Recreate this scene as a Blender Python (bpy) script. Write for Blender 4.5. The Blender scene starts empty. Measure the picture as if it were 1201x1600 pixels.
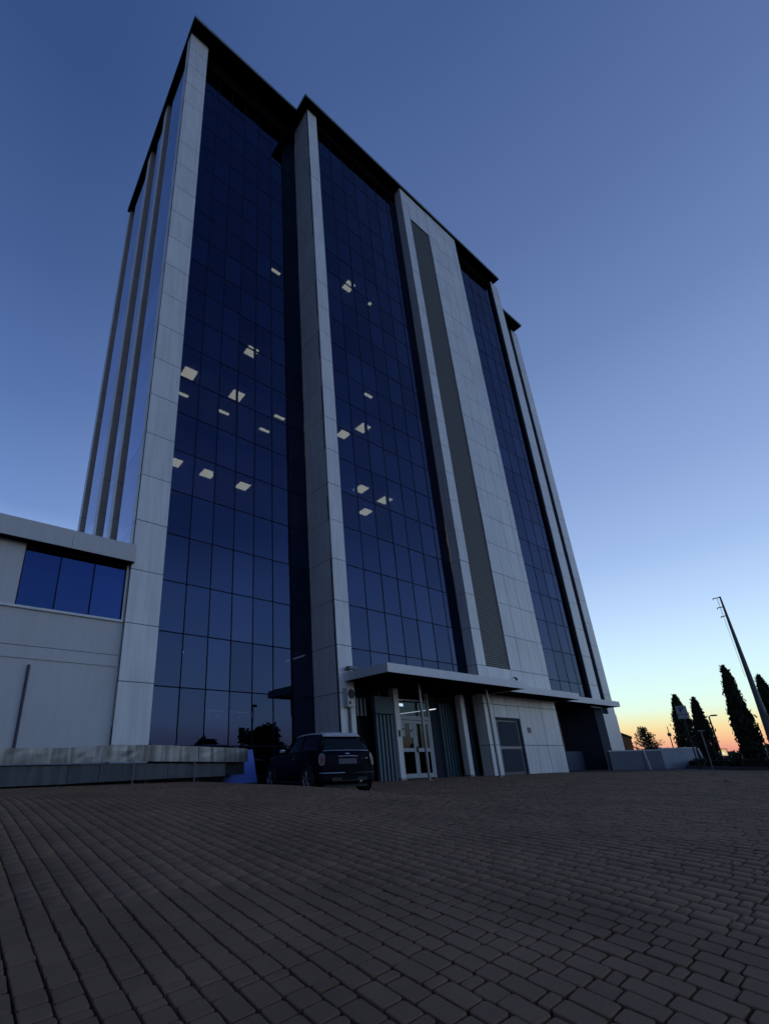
import bpy, bmesh, math, random
import numpy as np
from mathutils import Vector, Matrix
random.seed(7); rng = np.random.default_rng(7)
D = bpy.data; SC = bpy.context.scene; COL = SC.collection
R = math.radians

# ------------------------------------------------------------------ camera
cam = D.objects.new('camera', D.cameras.new('camera')); COL.objects.link(cam)
yaw, pit, rol = 0.630226171, 0.36960723, 0.0239189033
fwd = Vector((math.sin(yaw)*math.cos(pit), math.cos(yaw)*math.cos(pit), math.sin(pit)))
rt = Vector((math.cos(yaw), -math.sin(yaw), 0)); dn = -rt.cross(fwd)
r2 = math.cos(rol)*rt + math.sin(rol)*dn; d2 = -math.sin(rol)*rt + math.cos(rol)*dn
m3 = Matrix((r2, -d2, -fwd)).transposed()
cam.matrix_world = Matrix.Translation((0, 0, .65)) @ m3.to_4x4()
cd = cam.data; cd.sensor_fit = 'HORIZONTAL'; cd.sensor_width = 36; cd.lens = 733.62/1201*36
cd.shift_x = (600.5-461.4)/1201; cd.shift_y = (910.77-800)/1201
cd.clip_start = .05; cd.clip_end = 2000
SC.camera = cam

# ------------------------------------------------------------------ world: dusk sky
SUN_AZ = 76.0     # degrees from +Y towards +X
w = D.worlds.new('World'); SC.world = w; w.use_nodes = True
nt = w.node_tree; nt.nodes.clear()
def N(t, **k):
    n = nt.nodes.new(t)
    for a, b in k.items(): setattr(n, a, b)
    return n
def L(a, b): nt.links.new(a, b)
def srgb(c):
    return tuple(((v/12.92) if v <= .04045 else ((v+.055)/1.055)**2.4) for v in [x/255 for x in c])
out = N('ShaderNodeOutputWorld'); bg = N('ShaderNodeBackground'); L(bg.outputs[0], out.inputs[0])
tc = N('ShaderNodeTexCoord'); sep = N('ShaderNodeSeparateXYZ'); L(tc.outputs['Generated'], sep.inputs[0])
el = N('ShaderNodeMath', operation='ARCSINE'); L(sep.outputs[2], el.inputs[0])
eln = N('ShaderNodeMath', operation='DIVIDE'); L(el.outputs[0], eln.inputs[0]); eln.inputs[1].default_value = math.pi/2
dot = N('ShaderNodeVectorMath', operation='DOT_PRODUCT')
flat = N('ShaderNodeCombineXYZ'); L(sep.outputs[0], flat.inputs[0]); L(sep.outputs[1], flat.inputs[1])
nrm = N('ShaderNodeVectorMath', operation='NORMALIZE'); L(flat.outputs[0], nrm.inputs[0])
L(nrm.outputs[0], dot.inputs[0]); dot.inputs[1].default_value = (math.sin(R(SUN_AZ)), math.cos(R(SUN_AZ)), 0)
def az_range(a, b, pw=1.0):
    n = N('ShaderNodeMapRange', interpolation_type='SMOOTHSTEP'); L(dot.outputs['Value'], n.inputs[0])
    n.inputs[1].default_value = a; n.inputs[2].default_value = b
    p = N('ShaderNodeMath', operation='POWER'); L(n.outputs[0], p.inputs[0]); p.inputs[1].default_value = pw; return p
def ramp(stops):
    r = N('ShaderNodeValToRGB'); r.color_ramp.interpolation = 'LINEAR'
    e = r.color_ramp.elements
    while len(e) > 1: e.remove(e[-1])
    e[0].position = max(0, stops[0][0])/90; e[0].color = (*srgb(stops[0][1]), 1)
    for p, c in stops[1:]:
        x = e.new(p/90); x.color = (*srgb(c), 1)
    L(eln.outputs[0], r.inputs[0]); return r
SUNSET = ramp([(0, (216,138,130)), (.6, (240,164,142)), (1.4, (250,197,150)), (2.3, (249,223,163)), (3.2, (241,243,198)), (4.2, (229,254,235)), (5.6, (222,254,248)),
               (8, (213,246,255)), (10.5, (202,233,255)), (13.5, (187,217,253)), (19, (160,189,236)), (27, (137,164,214)),
               (40, (106,133,184)), (52, (88,112,163)), (68, (67,93,145)), (90, (54,79,129))])
SIDE = ramp([(0, (126,116,130)), (2.5, (184,184,198)), (5, (212,232,248)), (9, (194,230,255)), (14, (178,216,255)), (20, (158,196,248)),
             (27, (110,141,198)), (38, (86,115,171)), (50, (68,95,147)), (64, (53,79,130)), (90, (50,75,124))])
ANTI = ramp([(0, (44,44,58)), (3, (54,56,74)), (7, (58,68,96)), (12, (60,78,118)), (20, (56,77,120)),
             (30, (50,71,114)), (45, (44,66,108)), (65, (46,68,114)), (90, (48,72,120))])
t_side = az_range(-1.05, -.3); t_sun = az_range(.18, .95)
mix0 = N('ShaderNodeMix', data_type='RGBA'); L(t_side.outputs[0], mix0.inputs[0]); L(ANTI.outputs[0], mix0.inputs[6]); L(SIDE.outputs[0], mix0.inputs[7])
mix = N('ShaderNodeMix', data_type='RGBA'); L(t_sun.outputs[0], mix.inputs[0])
L(mix0.outputs[2], mix.inputs[6]); L(SUNSET.outputs[0], mix.inputs[7])
# physically based twilight sky adds its own soft variation
sky = N('ShaderNodeTexSky', sky_type='NISHITA'); sky.sun_disc = False
sky.sun_elevation = R(-1.5); sky.sun_rotation = R(SUN_AZ); sky.air_density = 1.3; sky.dust_density = 2; sky.ozone_density = 2
skm = N('ShaderNodeMix', data_type='RGBA', blend_type='ADD'); skm.inputs[0].default_value = .02
L(mix.outputs[2], skm.inputs[6]); L(sky.outputs[0], skm.inputs[7])
L(skm.outputs[2], bg.inputs[0]); bg.inputs[1].default_value = 1.0

# last glow of the sun that has just set
sl = D.lights.new('afterglow', 'SUN'); sl.energy = .012; sl.angle = R(25); sl.color = (1, .62, .38)
so = D.objects.new('afterglow', sl); COL.objects.link(so)
sd = Vector((math.sin(R(SUN_AZ))*math.cos(R(3)), math.cos(R(SUN_AZ))*math.cos(R(3)), math.sin(R(3))))
so.rotation_euler = sd.to_track_quat('Z', 'Y').to_euler()
SC.view_settings.view_transform = 'Standard'; SC.view_settings.look = 'None'
SC.view_settings.exposure = 0; SC.view_settings.gamma = 1
SC.render.engine = 'CYCLES'
SC.cycles.max_bounces = 7; SC.cycles.transparent_max_bounces = 12; SC.cycles.caustics_reflective = False

# ------------------------------------------------------------------ materials
MATS = {}
def mat(name, color, rough=.6, metal=0, noise=0, nscale=3, bump=0, bscale=60, island=0, emit=None, estr=0, spec=.5, coords='Object', streak=0, randobj=0):
    if name in MATS: return MATS[name]
    m = D.materials.new(name); m.use_nodes = True; t = m.node_tree; b = t.nodes['Principled BSDF']
    b.inputs['Base Color'].default_value = (*color, 1); b.inputs['Roughness'].default_value = rough
    b.inputs['Metallic'].default_value = metal; b.inputs['Specular IOR Level'].default_value = spec
    def n(ty, **k):
        x = t.nodes.new(ty)
        for a, c in k.items(): setattr(x, a, c)
        return x
    geo = None; src = None
    tcn = n('ShaderNodeTexCoord'); gm = n('ShaderNodeNewGeometry')
    pos = gm.outputs['Position']
    val = None
    if noise:
        nz = n('ShaderNodeTexNoise'); nz.inputs['Scale'].default_value = nscale; nz.inputs['Detail'].default_value = 6; nz.inputs['Roughness'].default_value = .65
        t.links.new(pos, nz.inputs['Vector'])
        mr = n('ShaderNodeMapRange'); t.links.new(nz.outputs[0], mr.inputs[0]); mr.inputs[1].default_value = .3; mr.inputs[2].default_value = .7
        mr.inputs[3].default_value = 1-noise; mr.inputs[4].default_value = 1+noise; val = mr.outputs[0]
    if streak:
        mp = n('ShaderNodeMapping'); mp.inputs['Scale'].default_value = (5, 5, .35); t.links.new(pos, mp.inputs[0])
        nz = n('ShaderNodeTexNoise'); nz.inputs['Scale'].default_value = 1.6; nz.inputs['Detail'].default_value = 5; t.links.new(mp.outputs[0], nz.inputs['Vector'])
        mr = n('ShaderNodeMapRange'); t.links.new(nz.outputs[0], mr.inputs[0]); mr.inputs[1].default_value = .35; mr.inputs[2].default_value = .65
        mr.inputs[3].default_value = 1-streak; mr.inputs[4].default_value = 1+streak*.4
        if val is None: val = mr.outputs[0]
        else:
            mm = n('ShaderNodeMath', operation='MULTIPLY'); t.links.new(val, mm.inputs[0]); t.links.new(mr.outputs[0], mm.inputs[1]); val = mm.outputs[0]
    for amt, sock in ((island, gm.outputs['Random Per Island']), (randobj, None)):
        if amt:
            if sock is None: sock = n('ShaderNodeObjectInfo').outputs['Random']
            mr = n('ShaderNodeMapRange'); t.links.new(sock, mr.inputs[0]); mr.inputs[3].default_value = 1-amt; mr.inputs[4].default_value = 1+amt
            if val is None: val = mr.outputs[0]
            else:
                mm = n('ShaderNodeMath', operation='MULTIPLY'); t.links.new(val, mm.inputs[0]); t.links.new(mr.outputs[0], mm.inputs[1]); val = mm.outputs[0]
    if val is not None:
        vm = n('ShaderNodeVectorMath', operation='SCALE'); vm.inputs[0].default_value = color; t.links.new(val, vm.inputs['Scale'])
        t.links.new(vm.outputs[0], b.inputs['Base Color'])
    if bump:
        nz = n('ShaderNodeTexNoise'); nz.inputs['Scale'].default_value = bscale; nz.inputs['Detail'].default_value = 4; t.links.new(pos, nz.inputs['Vector'])
        bp = n('ShaderNodeBump'); bp.inputs['Strength'].default_value = bump; bp.inputs['Distance'].default_value = .01
        t.links.new(nz.outputs[0], bp.inputs['Height']); t.links.new(bp.outputs[0], b.inputs['Normal'])
    if emit:
        b.inputs['Emission Color'].default_value = (*emit, 1); b.inputs['Emission Strength'].default_value = estr
    MATS[name] = m; return m

def glass_mat(name, base, trans, rough=.0, fres=1.0, wob=.02):
    m = D.materials.new(name); m.use_nodes = True; t = m.node_tree; t.nodes.clear()
    o = t.nodes.new('ShaderNodeOutputMaterial'); g = t.nodes.new('ShaderNodeBsdfGlossy'); tr = t.nodes.new('ShaderNodeBsdfTransparent')
    tr.inputs[0].default_value = (*trans, 1); g.inputs['Roughness'].default_value = rough
    lw = t.nodes.new('ShaderNodeLayerWeight'); lw.inputs['Blend'].default_value = .5
    p = t.nodes.new('ShaderNodeMath'); p.operation = 'POWER'; t.links.new(lw.outputs['Facing'], p.inputs[0]); p.inputs[1].default_value = 5
    q = t.nodes.new('ShaderNodeMath'); q.operation = 'MULTIPLY'; t.links.new(p.outputs[0], q.inputs[0]); q.inputs[1].default_value = fres
    mx = t.nodes.new('ShaderNodeMix'); mx.data_type = 'RGBA'; t.links.new(q.outputs[0], mx.inputs[0])
    # slight pane to pane difference of the coating
    oi = t.nodes.new('ShaderNodeObjectInfo'); mr = t.nodes.new('ShaderNodeMapRange'); t.links.new(oi.outputs['Random'], mr.inputs[0])
    mr.inputs[3].default_value = .84; mr.inputs[4].default_value = 1.14
    vs = t.nodes.new('ShaderNodeVectorMath'); vs.operation = 'SCALE'; vs.inputs[0].default_value = base; t.links.new(mr.outputs[0], vs.inputs['Scale'])
    t.links.new(vs.outputs[0], mx.inputs[6]); mx.inputs[7].default_value = (.95, .97, 1, 1)
    t.links.new(mx.outputs[2], g.inputs[0])
    gm = t.nodes.new('ShaderNodeNewGeometry'); nz = t.nodes.new('ShaderNodeTexNoise'); nz.inputs['Scale'].default_value = .7; t.links.new(gm.outputs['Position'], nz.inputs['Vector'])
    bp = t.nodes.new('ShaderNodeBump'); bp.inputs['Strength'].default_value = wob; bp.inputs['Distance'].default_value = .3
    t.links.new(nz.outputs[0], bp.inputs['Height']); t.links.new(bp.outputs[0], g.inputs['Normal'])
    a = t.nodes.new('ShaderNodeAddShader'); t.links.new(g.outputs[0], a.inputs[0]); t.links.new(tr.outputs[0], a.inputs[1]); t.links.new(a.outputs[0], o.inputs[0])
    MATS[name] = m; return m

CLAD = mat('cladding_panel_coat', (.81, .80, .80), .45, noise=.06, nscale=.5, streak=.10, island=0, randobj=.035, bump=.03, bscale=8)
CLADW = mat('annex_render', (.62, .605, .61), .85, noise=.05, nscale=.5, streak=.035, bump=.15, bscale=40)
TRIM = mat('light_trim', (.76, .76, .77), .5, noise=.04)
DARKPAN = mat('dark_and_shaded_cladding', (.065, .075, .10), .8, spec=.05, noise=.06)
BACKING = mat('joint_backing', (.03, .03, .035), .9)
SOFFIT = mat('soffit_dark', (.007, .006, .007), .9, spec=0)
RIB = mat('rib_brown_shade', (.42, .36, .33), .5, noise=.1)  # brown of ribs and channel, darkened to paint in the groove shade
MULL = mat('mullion_black', (.006, .008, .018), .6, spec=.1)
LOUV = mat('louvre_olive', (.115, .115, .10), .55, noise=.08)
TEAL = mat('teal_metal', (.055, .10, .13), .55, noise=.08)
NAVYP = mat('navy_panel', (.025, .035, .055), .6, spec=.1)
FRAME = mat('door_frame_white', (.42, .46, .50), .5)
STEEL = mat('post_steel', (.32, .32, .34), .4, metal=.4)
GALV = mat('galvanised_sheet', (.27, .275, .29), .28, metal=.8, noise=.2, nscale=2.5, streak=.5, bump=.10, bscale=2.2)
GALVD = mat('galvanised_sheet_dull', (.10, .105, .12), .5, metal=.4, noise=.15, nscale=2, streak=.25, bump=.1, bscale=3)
INNER = mat('office_interior', (.40, .38, .36), .9)
CEIL = mat('ceiling_tiles', (.8, .8, .78), .9)
LAMPM = mat('ceiling_light_diffuser', (.8, .8, .8), .5, emit=(1, .86, .44), estr=19)
LAMPW = mat('tube_light', (.8, .8, .8), .5, emit=(.9, .92, 1), estr=1.1)
GLASS = glass_mat('tower_glass', (.034, .047, .095), (.10, .11, .14), fres=.24, wob=.012)
WGLASS = glass_mat('annex_glass', (.022, .040, .125), (.04, .05, .08), fres=.2)
SGLASS = glass_mat('side_glass', (.36, .38, .52), (.03, .03, .04), wob=.01, fres=.75)
DGLASS = glass_mat('door_glass', (.02, .025, .03), (.5, .55, .6), fres=.3)
BLUE = mat('blue_board', (.13, .20, .62), .6, spec=.2)
BLACKM = mat('black_metal', (.02, .02, .022), .5)
SIGNW = mat('sign_white', (.6, .6, .6), .5)
WALLW = mat('low_wall_white', (.46, .48, .52), .8, noise=.08, streak=.1)
WALLG = mat('low_wall_grey', (.22, .23, .27), .8, noise=.1)
ACW = mat('unit_casing', (.62, .62, .62), .5)
BROWN = mat('brown_roof', (.10, .055, .035), .8)

# ------------------------------------------------------------------ helpers
class MB:
    def __init__(s): s.v = []; s.f = []; s.m = []
    def box(s, x0, y0, z0, x1, y1, z1, mi=0):
        b = len(s.v); s.v += [(x0,y0,z0),(x1,y0,z0),(x1,y1,z0),(x0,y1,z0),(x0,y0,z1),(x1,y0,z1),(x1,y1,z1),(x0,y1,z1)]
        for q in ((0,3,2,1),(4,5,6,7),(0,1,5,4),(1,2,6,5),(2,3,7,6),(3,0,4,7)): s.f.append(tuple(b+i for i in q)); s.m.append(mi)
        return s
    def tube(s, pts, rad, n=8, mi=0):
        if not hasattr(rad, '__len__'): rad = [rad]*len(pts)
        pts = [Vector(p) for p in pts]; b = len(s.v)
        for i, p in enumerate(pts):
            d = (pts[min(i+1, len(pts)-1)]-pts[max(i-1, 0)]).normalized()
            u = d.orthogonal().normalized() if i == 0 else (u-d*u.dot(d)).normalized()
            wv = d.cross(u)
            for k in range(n):
                a = 2*math.pi*k/n; s.v.append(tuple(p+(u*math.cos(a)+wv*math.sin(a))*rad[i]))
        for i in range(len(pts)-1):
            for k in range(n):
                s.f.append((b+i*n+k, b+i*n+(k+1)%n, b+(i+1)*n+(k+1)%n, b+(i+1)*n+k)); s.m.append(mi)
        s.f.append(tuple(b+k for k in range(n))[::-1]); s.m.append(mi)
        s.f.append(tuple(b+(len(pts)-1)*n+k for k in range(n))); s.m.append(mi)
        return s
    def poly(s, pts, mi=0):
        b = len(s.v); s.v += [tuple(p) for p in pts]; s.f.append(tuple(range(b, b+len(pts)))); s.m.append(mi); return s
    def prism(s, pts, off, mi=0):
        off = Vector(off); b = len(s.v); n = len(pts)
        s.v += [tuple(p) for p in pts]+[tuple(Vector(p)+off) for p in pts]
        s.f.append(tuple(b+i for i in range(n))); s.m.append(mi); s.f.append(tuple(b+n+i for i in range(n))[::-1]); s.m.append(mi)
        for i in range(n): s.f.append((b+i, b+n+i, b+n+(i+1)%n, b+(i+1)%n)); s.m.append(mi)
        return s
    def build(s, name, mats, parent=None, smooth=False, bevel=0):
        me = D.meshes.new(name); me.from_pydata([tuple(x) for x in s.v], [], s.f)
        if not isinstance(mats, (list, tuple)): mats = [mats]
        for x in mats: me.materials.append(x)
        me.polygons.foreach_set('material_index', s.m)
        if smooth: me.polygons.foreach_set('use_smooth', [True]*len(s.f))
        me.update()
        bm = bmesh.new(); bm.from_mesh(me); bmesh.ops.recalc_face_normals(bm, faces=bm.faces); bm.to_mesh(me); bm.free()
        o = D.objects.new(name, me); COL.objects.link(o)
        if bevel:
            md = o.modifiers.new('bevel', 'BEVEL'); md.width = bevel; md.segments = 2; md.limit_method = 'ANGLE'
        if parent: o.parent = parent
        return o
def empty(name, loc=(0,0,0), rz=0):
    o = D.objects.new(name, None); COL.objects.link(o); o.location = loc; o.rotation_euler = (0,0,rz); o.empty_display_size = .3; return o
def keep(o, parent):       # parent without moving (parents have no scale)
    o.parent = parent; o.matrix_parent_inverse = (Matrix.Translation(parent.location) @ Matrix.Rotation(parent.rotation_euler.z, 4, 'Z')).inverted(); return o
def tag(o, label=None, cat=None, group=None, kind=None):
    if label: o['label'] = label
    if cat: o['category'] = cat
    if group: o['group'] = group
    if kind: o['kind'] = kind
    return o
def partbox(name, m, parent, *b, bevel=0): return MB().box(*b).build(name, m, parent, bevel=bevel)
PZ = lambda k: 1.25+1.735*k

def S(x, a, b):
    t = np.clip((np.asarray(x, float)-a)/(b-a), 0, 1); return t*t*(3-2*t)
def gh(X, Y):
    X = np.asarray(X, float); Y = np.asarray(Y, float)
    P = -.22+.115*(Y-2.1)+.07*(X-.9)
    F = .03+.27*(1-S(X, 5.5, 9))*S(Y, 2, 9)
    P = np.maximum(P, -.75)
    F = F-.085*np.exp(-((X-9.3)**2/7+(Y-9.6)**2/9))
    return .5*(P+F-np.sqrt((P-F)**2+4*.0064))
G = lambda x, y: float(gh(x, y))

# ------------------------------------------------------------------ ground
def ground_sheet():
    xs = np.unique(np.concatenate([np.arange(-12, 46, .5), np.array([-900,-500,-250,-120,-60,-30,-20,60,90,140,250,500,900.])]))
    ys = np.unique(np.concatenate([np.arange(-8, 27, .5), np.array([-900,-500,-250,-120,-60,-36,-20,-12,40,60,90,140,250,500,900.])]))
    X, Y = np.meshgrid(xs, ys); Z = gh(X, Y)-.035
    v = np.stack([X, Y, Z], -1).reshape(-1, 3); nx = len(xs); f = []
    for j in range(len(ys)-1):
        for i in range(nx-1): f.append((j*nx+i, j*nx+i+1, (j+1)*nx+i+1, (j+1)*nx+i))
    me = D.meshes.new('plaza_ground'); me.from_pydata(v.tolist(), [], f); me.polygons.foreach_set('use_smooth', [True]*len(f))
    o = D.objects.new('plaza_ground', me); COL.objects.link(o); me.materials.append(mat('joint_sand', (.012, .010, .009), .95, noise=.3, nscale=4))
    me.materials.append(mat('worn_asphalt', (.055, .045, .038), .9, noise=.3, nscale=.6, bump=.4, bscale=30))
    me.polygons.foreach_set('material_index', [0 if (-4.8 < p.center.x < 28 and -4.3 < p.center.y < 14.5) else 1 for p in me.polygons])
    return tag(o, kind='structure')
ground = ground_sheet()

PAV = mat('paver_concrete', (.252, .150, .089), .85, noise=.22, nscale=.9, bump=.5, bscale=170, island=.07, randobj=.06, spec=.2)
def paver_outline(wd, ln, c):
    a, b = wd/2, ln/2
    return np.array([(-a+c,-b),(a-c,-b),(a,-b+c),(a,b-c),(a-c,b),(-a+c,b),(-a,b-c),(-a,-b+c)])
def pavers():
    P, X0 = .1275, .4425-.1275*40
    items = []
    ncol = int((36+6)/P)
    for i in range(ncol):
        x = X0+(i+.5)*P; y = -4.0+rng.random()*.3; last = -1
        ymax = 14.2 if x > 3.5 else 13.9
        if x > 26: ymax = 13.0
        while y < ymax:
            t = rng.choice(3, p=[.38, .34, .28])
            if t == 2 and last == 2: t = 1
            last = t
            ln = (.165, .112, .058)[t]
            yc = y+ln/2; y += ln
            dist = math.hypot(x, yc)
            if dist > 27 : continue
            items.append((x, yc, t, ln, dist))
    it = items
    x = np.array([a[0] for a in it]); yc = np.array([a[1] for a in it]); ty = np.array([a[2] for a in it]); ln = np.array([a[3] for a in it])
    z = gh(x, yc); e = .01
    gx = (gh(x+e, yc)-gh(x-e, yc))/(2*e); gy = (gh(x, yc+e)-gh(x, yc-e))/(2*e)
    # visible test: below frame bottom / outside frame pieces are not in the nearest 300
    p = np.stack([x, yc, z-.65], -1)
    q = p @ np.array([[*r2], [*d2], [*fwd]]).T
    u = 461.4+733.62*q[:, 0]/q[:, 2]; v = 910.77+733.62*q[:, 1]/q[:, 2]
    vis = (q[:, 2] > .1) & (u > -25) & (u < 1226) & (v < 1620)
    near = np.ones(len(x), bool)
    keepi = np.where(near)[0]
    order = np.argsort(np.where(vis, np.hypot(x, yc), 1e9))[:300]
    indiv = set(order.tolist())
    gap = .0105
    # local normals in plane coords per paver
    def corners(i, jit=True):
        wd = P-gap-.004*rng.random(); l = ln[i]-gap*.75-.004*rng.random()
        return wd, l
    # shared meshes for individual pavers
    protos = {}
    for t in range(3):
        for vnt in range(5):
            wd = P-gap-.003*rng.random(); l = (.165,.112,.058)[t]-gap*.75-.003*rng.random()
            o1 = paver_outline(wd, l, .009); o2 = paver_outline(wd-.007, l-.007, .0085)
            o1 = o1+rng.normal(0, .0010, o1.shape); o2 = o2+rng.normal(0, .0010, o2.shape)
            vv = [(a, b, -.035) for a, b in o1]+[(a, b, -.004) for a, b in o1]+[(a, b, 0) for a, b in o2]
            ff = [tuple(range(16, 24))]+[(k, (k+1)%8, 8+(k+1)%8, 8+k) for k in range(8)]+[(8+k, 8+(k+1)%8, 16+(k+1)%8, 16+k) for k in range(8)]
            me = D.meshes.new('paver'); me.from_pydata(vv, [], ff); me.materials.append(PAV); protos[t, vnt] = me
    for i in order.tolist():
        o = D.objects.new('paver', protos[int(ty[i]), int(rng.integers(5))]); COL.objects.link(o)
        nrmv = Vector((-gx[i]+rng.normal(0, .012), -gy[i]+rng.normal(0, .012), 1)).normalized()
        rot = Vector((0, 0, 1)).rotation_difference(nrmv).to_matrix().to_4x4() @ Matrix.Rotation(rng.normal(0, .01), 4, 'Z')
        o.matrix_world = Matrix.Translation((x[i]+rng.normal(0, .0012), yc[i]+rng.normal(0, .0012), z[i]+rng.normal(0, .0012))) @ rot
        o.parent = ground
    rest = np.array([i for i in keepi if i not in indiv])
    n = len(rest)
    base = paver_outline(1, 1, 0)
    sgn = np.sign(base)
    wd = (P-gap-.004*rng.random(n))[:, None]/2; l = (ln[rest]-gap*.75-.003*rng.random(n))[:, None]/2
    def ring(ins, c):
        a = wd-ins; b = l-ins
        ox = np.concatenate([-a+c, a-c, a, a, a-c, -a+c, -a, -a], 1); oy = np.concatenate([-b, -b, -b+c, b-c, b, b, b-c, -b+c], 1)
        return ox+rng.normal(0, .0009, ox.shape), oy+rng.normal(0, .0009, oy.shape)
    tx = gx[rest][:, None]+rng.normal(0, .013, (n, 1)); ty_ = gy[rest][:, None]+rng.normal(0, .013, (n, 1))
    th = rng.normal(0, .010, (n, 1)); dz = rng.normal(0, .0013, (n, 1))
    VV = []
    for (ins, c, h) in ((0, .009, -.035), (0, .009, -.004), (.0035, .0085, 0)):
        ox, oy = ring(ins, c)
        rx = ox*np.cos(th)-oy*np.sin(th); ry = ox*np.sin(th)+oy*np.cos(th)
        VV.append(np.stack([x[rest][:, None]+rx, yc[rest][:, None]+ry, z[rest][:, None]+dz+h+tx*rx+ty_*ry], -1))
    V = np.stack(VV, 1).reshape(n*24, 3)
    top = np.arange(16, 24)
    sides = np.array([(k, (k+1)%8, 8+(k+1)%8, 8+k) for k in range(8)]+[(8+k, 8+(k+1)%8, 16+(k+1)%8, 16+k) for k in range(8)])
    nl = 8+16*4
    loops = np.concatenate([top, sides.reshape(-1)])[None, :]+(np.arange(n)*24)[:, None]
    ls = np.concatenate([[0], 8+4*np.arange(16)])[None, :]+(np.arange(n)*nl)[:, None]
    me = D.meshes.new('distant_pavers'); me.vertices.add(n*24); me.vertices.foreach_set('co', V.reshape(-1))
    me.loops.add(n*nl); me.loops.foreach_set('vertex_index', loops.reshape(-1).astype(np.int32))
    me.polygons.add(n*17); me.polygons.foreach_set('loop_start', ls.reshape(-1).astype(np.int32))
    me.update(calc_edges=True); me.validate(); me.materials.append(PAV)
    o = D.objects.new('distant_pavers', me); COL.objects.link(o); o['kind'] = 'stuff'; o.parent = ground
    print('pavers', len(it), 'joined', n)
pavers()

# ------------------------------------------------------------------ tower
tower = tag(empty('office_tower', (20, 19, 0)), 'tall office tower with blue glass bays between pale grey cladding pillars and flat dark eaves', 'office building')
def P_(o): return keep(o, tower)

def frange(a, b, st):
    r = [];
    while a < b-1e-6: r.append(a); a += st
    return r
def clad_grid(part_name, xs, zs, yf, depth=.05, skip=None, m=None, parent=None):
    """front facing cladding panels, each an object, gaps recessed against a dark backing"""
    m = m or CLAD
    part = MB().box(xs[0], yf+depth, zs[0], xs[-1], yf+depth+.06, zs[-1]).build(part_name, BACKING); keep(part, tower)
    shared = {}
    for i in range(len(xs)-1):
        for j in range(len(zs)-1):
            if skip and skip(xs[i], xs[i+1], zs[j], zs[j+1]): continue
            wd = xs[i+1]-xs[i]; h = zs[j+1]-zs[j]; key = (round(wd, 3), round(h, 3))
            if key not in shared:
                g = .012
                o = MB().box(g, 0, g, wd-g, depth-.004, h-g).build('cladding_panel', m); shared[key] = o.data
            else:
                o = D.objects.new('cladding_panel', shared[key]); COL.objects.link(o)
            o.location = (xs[i]+random.gauss(0, .001), yf+random.gauss(0, .002), zs[j]); o.rotation_euler = (random.gauss(0, .0012), 0, 0); o.parent = part; 
    return part
def clad_side(parent, ys, zs, xf, depth=.05, m=None, face=-1):
    m = m or CLAD; shared = {}
    bk = MB()
    for i in range(len(ys)-1):
        for j in range(len(zs)-1):
            wd = ys[i+1]-ys[i]; h = zs[j+1]-zs[j]; key = (round(wd, 3), round(h, 3))
            if key not in shared:
                g = .012
                o = MB().box(0, g, g, depth-.004, wd-g, h-g).build('cladding_panel', m); shared[key] = o.data
            else:
                o = D.objects.new('cladding_panel', shared[key]); COL.objects.link(o)
            o.location = (xf+random.gauss(0, .002) if face < 0 else xf-depth+.004, ys[i], zs[j]); o.rotation_euler = (0, random.gauss(0, .0012), 0); o.parent = parent
ZR = [PZ(k) for k in range(0, 22)]+[39.2]
ZTOP = 39.2
# pillar A (left corner)
zsA = [.25]+ZR
pa = clad_grid('corner_pillar', [3.77, 4.82], zsA, 13.82)
clad_side(pa, [13.88, 14.32], zsA, 3.77)
partbox('pillar_core', BACKING, None, 3.90, 13.94, .2, 4.80, 14.9, 39.19); keep(D.objects['pillar_core'], tower)
# pillar B
zsB = [0.0]+[3.7-.0] if 0 else [-.02]+ZR
pb = clad_grid('projecting_pillar', [11.08, 11.80], zsB, 12.72)
clad_side(pb, [12.78, 14.19], zsB, 11.08)
o = partbox('pillar_core', BACKING, None, 11.13, 12.84, -.02, 11.79, 14.9, 39.19); keep(o, tower)
# pillar C with wall and louvre
colsC = [19.12, 19.85, 20.85, 21.85, 22.87, 23.9, 24.9, 25.42]
def skipC(x0, x1, z0, z1):
    return (x0 > 19.8 and x1 < 21.9 and z0 > 4.6 and z1 < 36.6) or (x0 > 19.8 and x1 < 21.9 and z1 < 2.5)
zsC = [-.02, PZ(0), 2.40, PZ(1)+.0]+[PZ(k) for k in range(2, 21)]+[36.5, 37.7, 39.2]
zsC = sorted(set(round(z, 4) for z in zsC))
zsC = [z for z in zsC]
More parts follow.
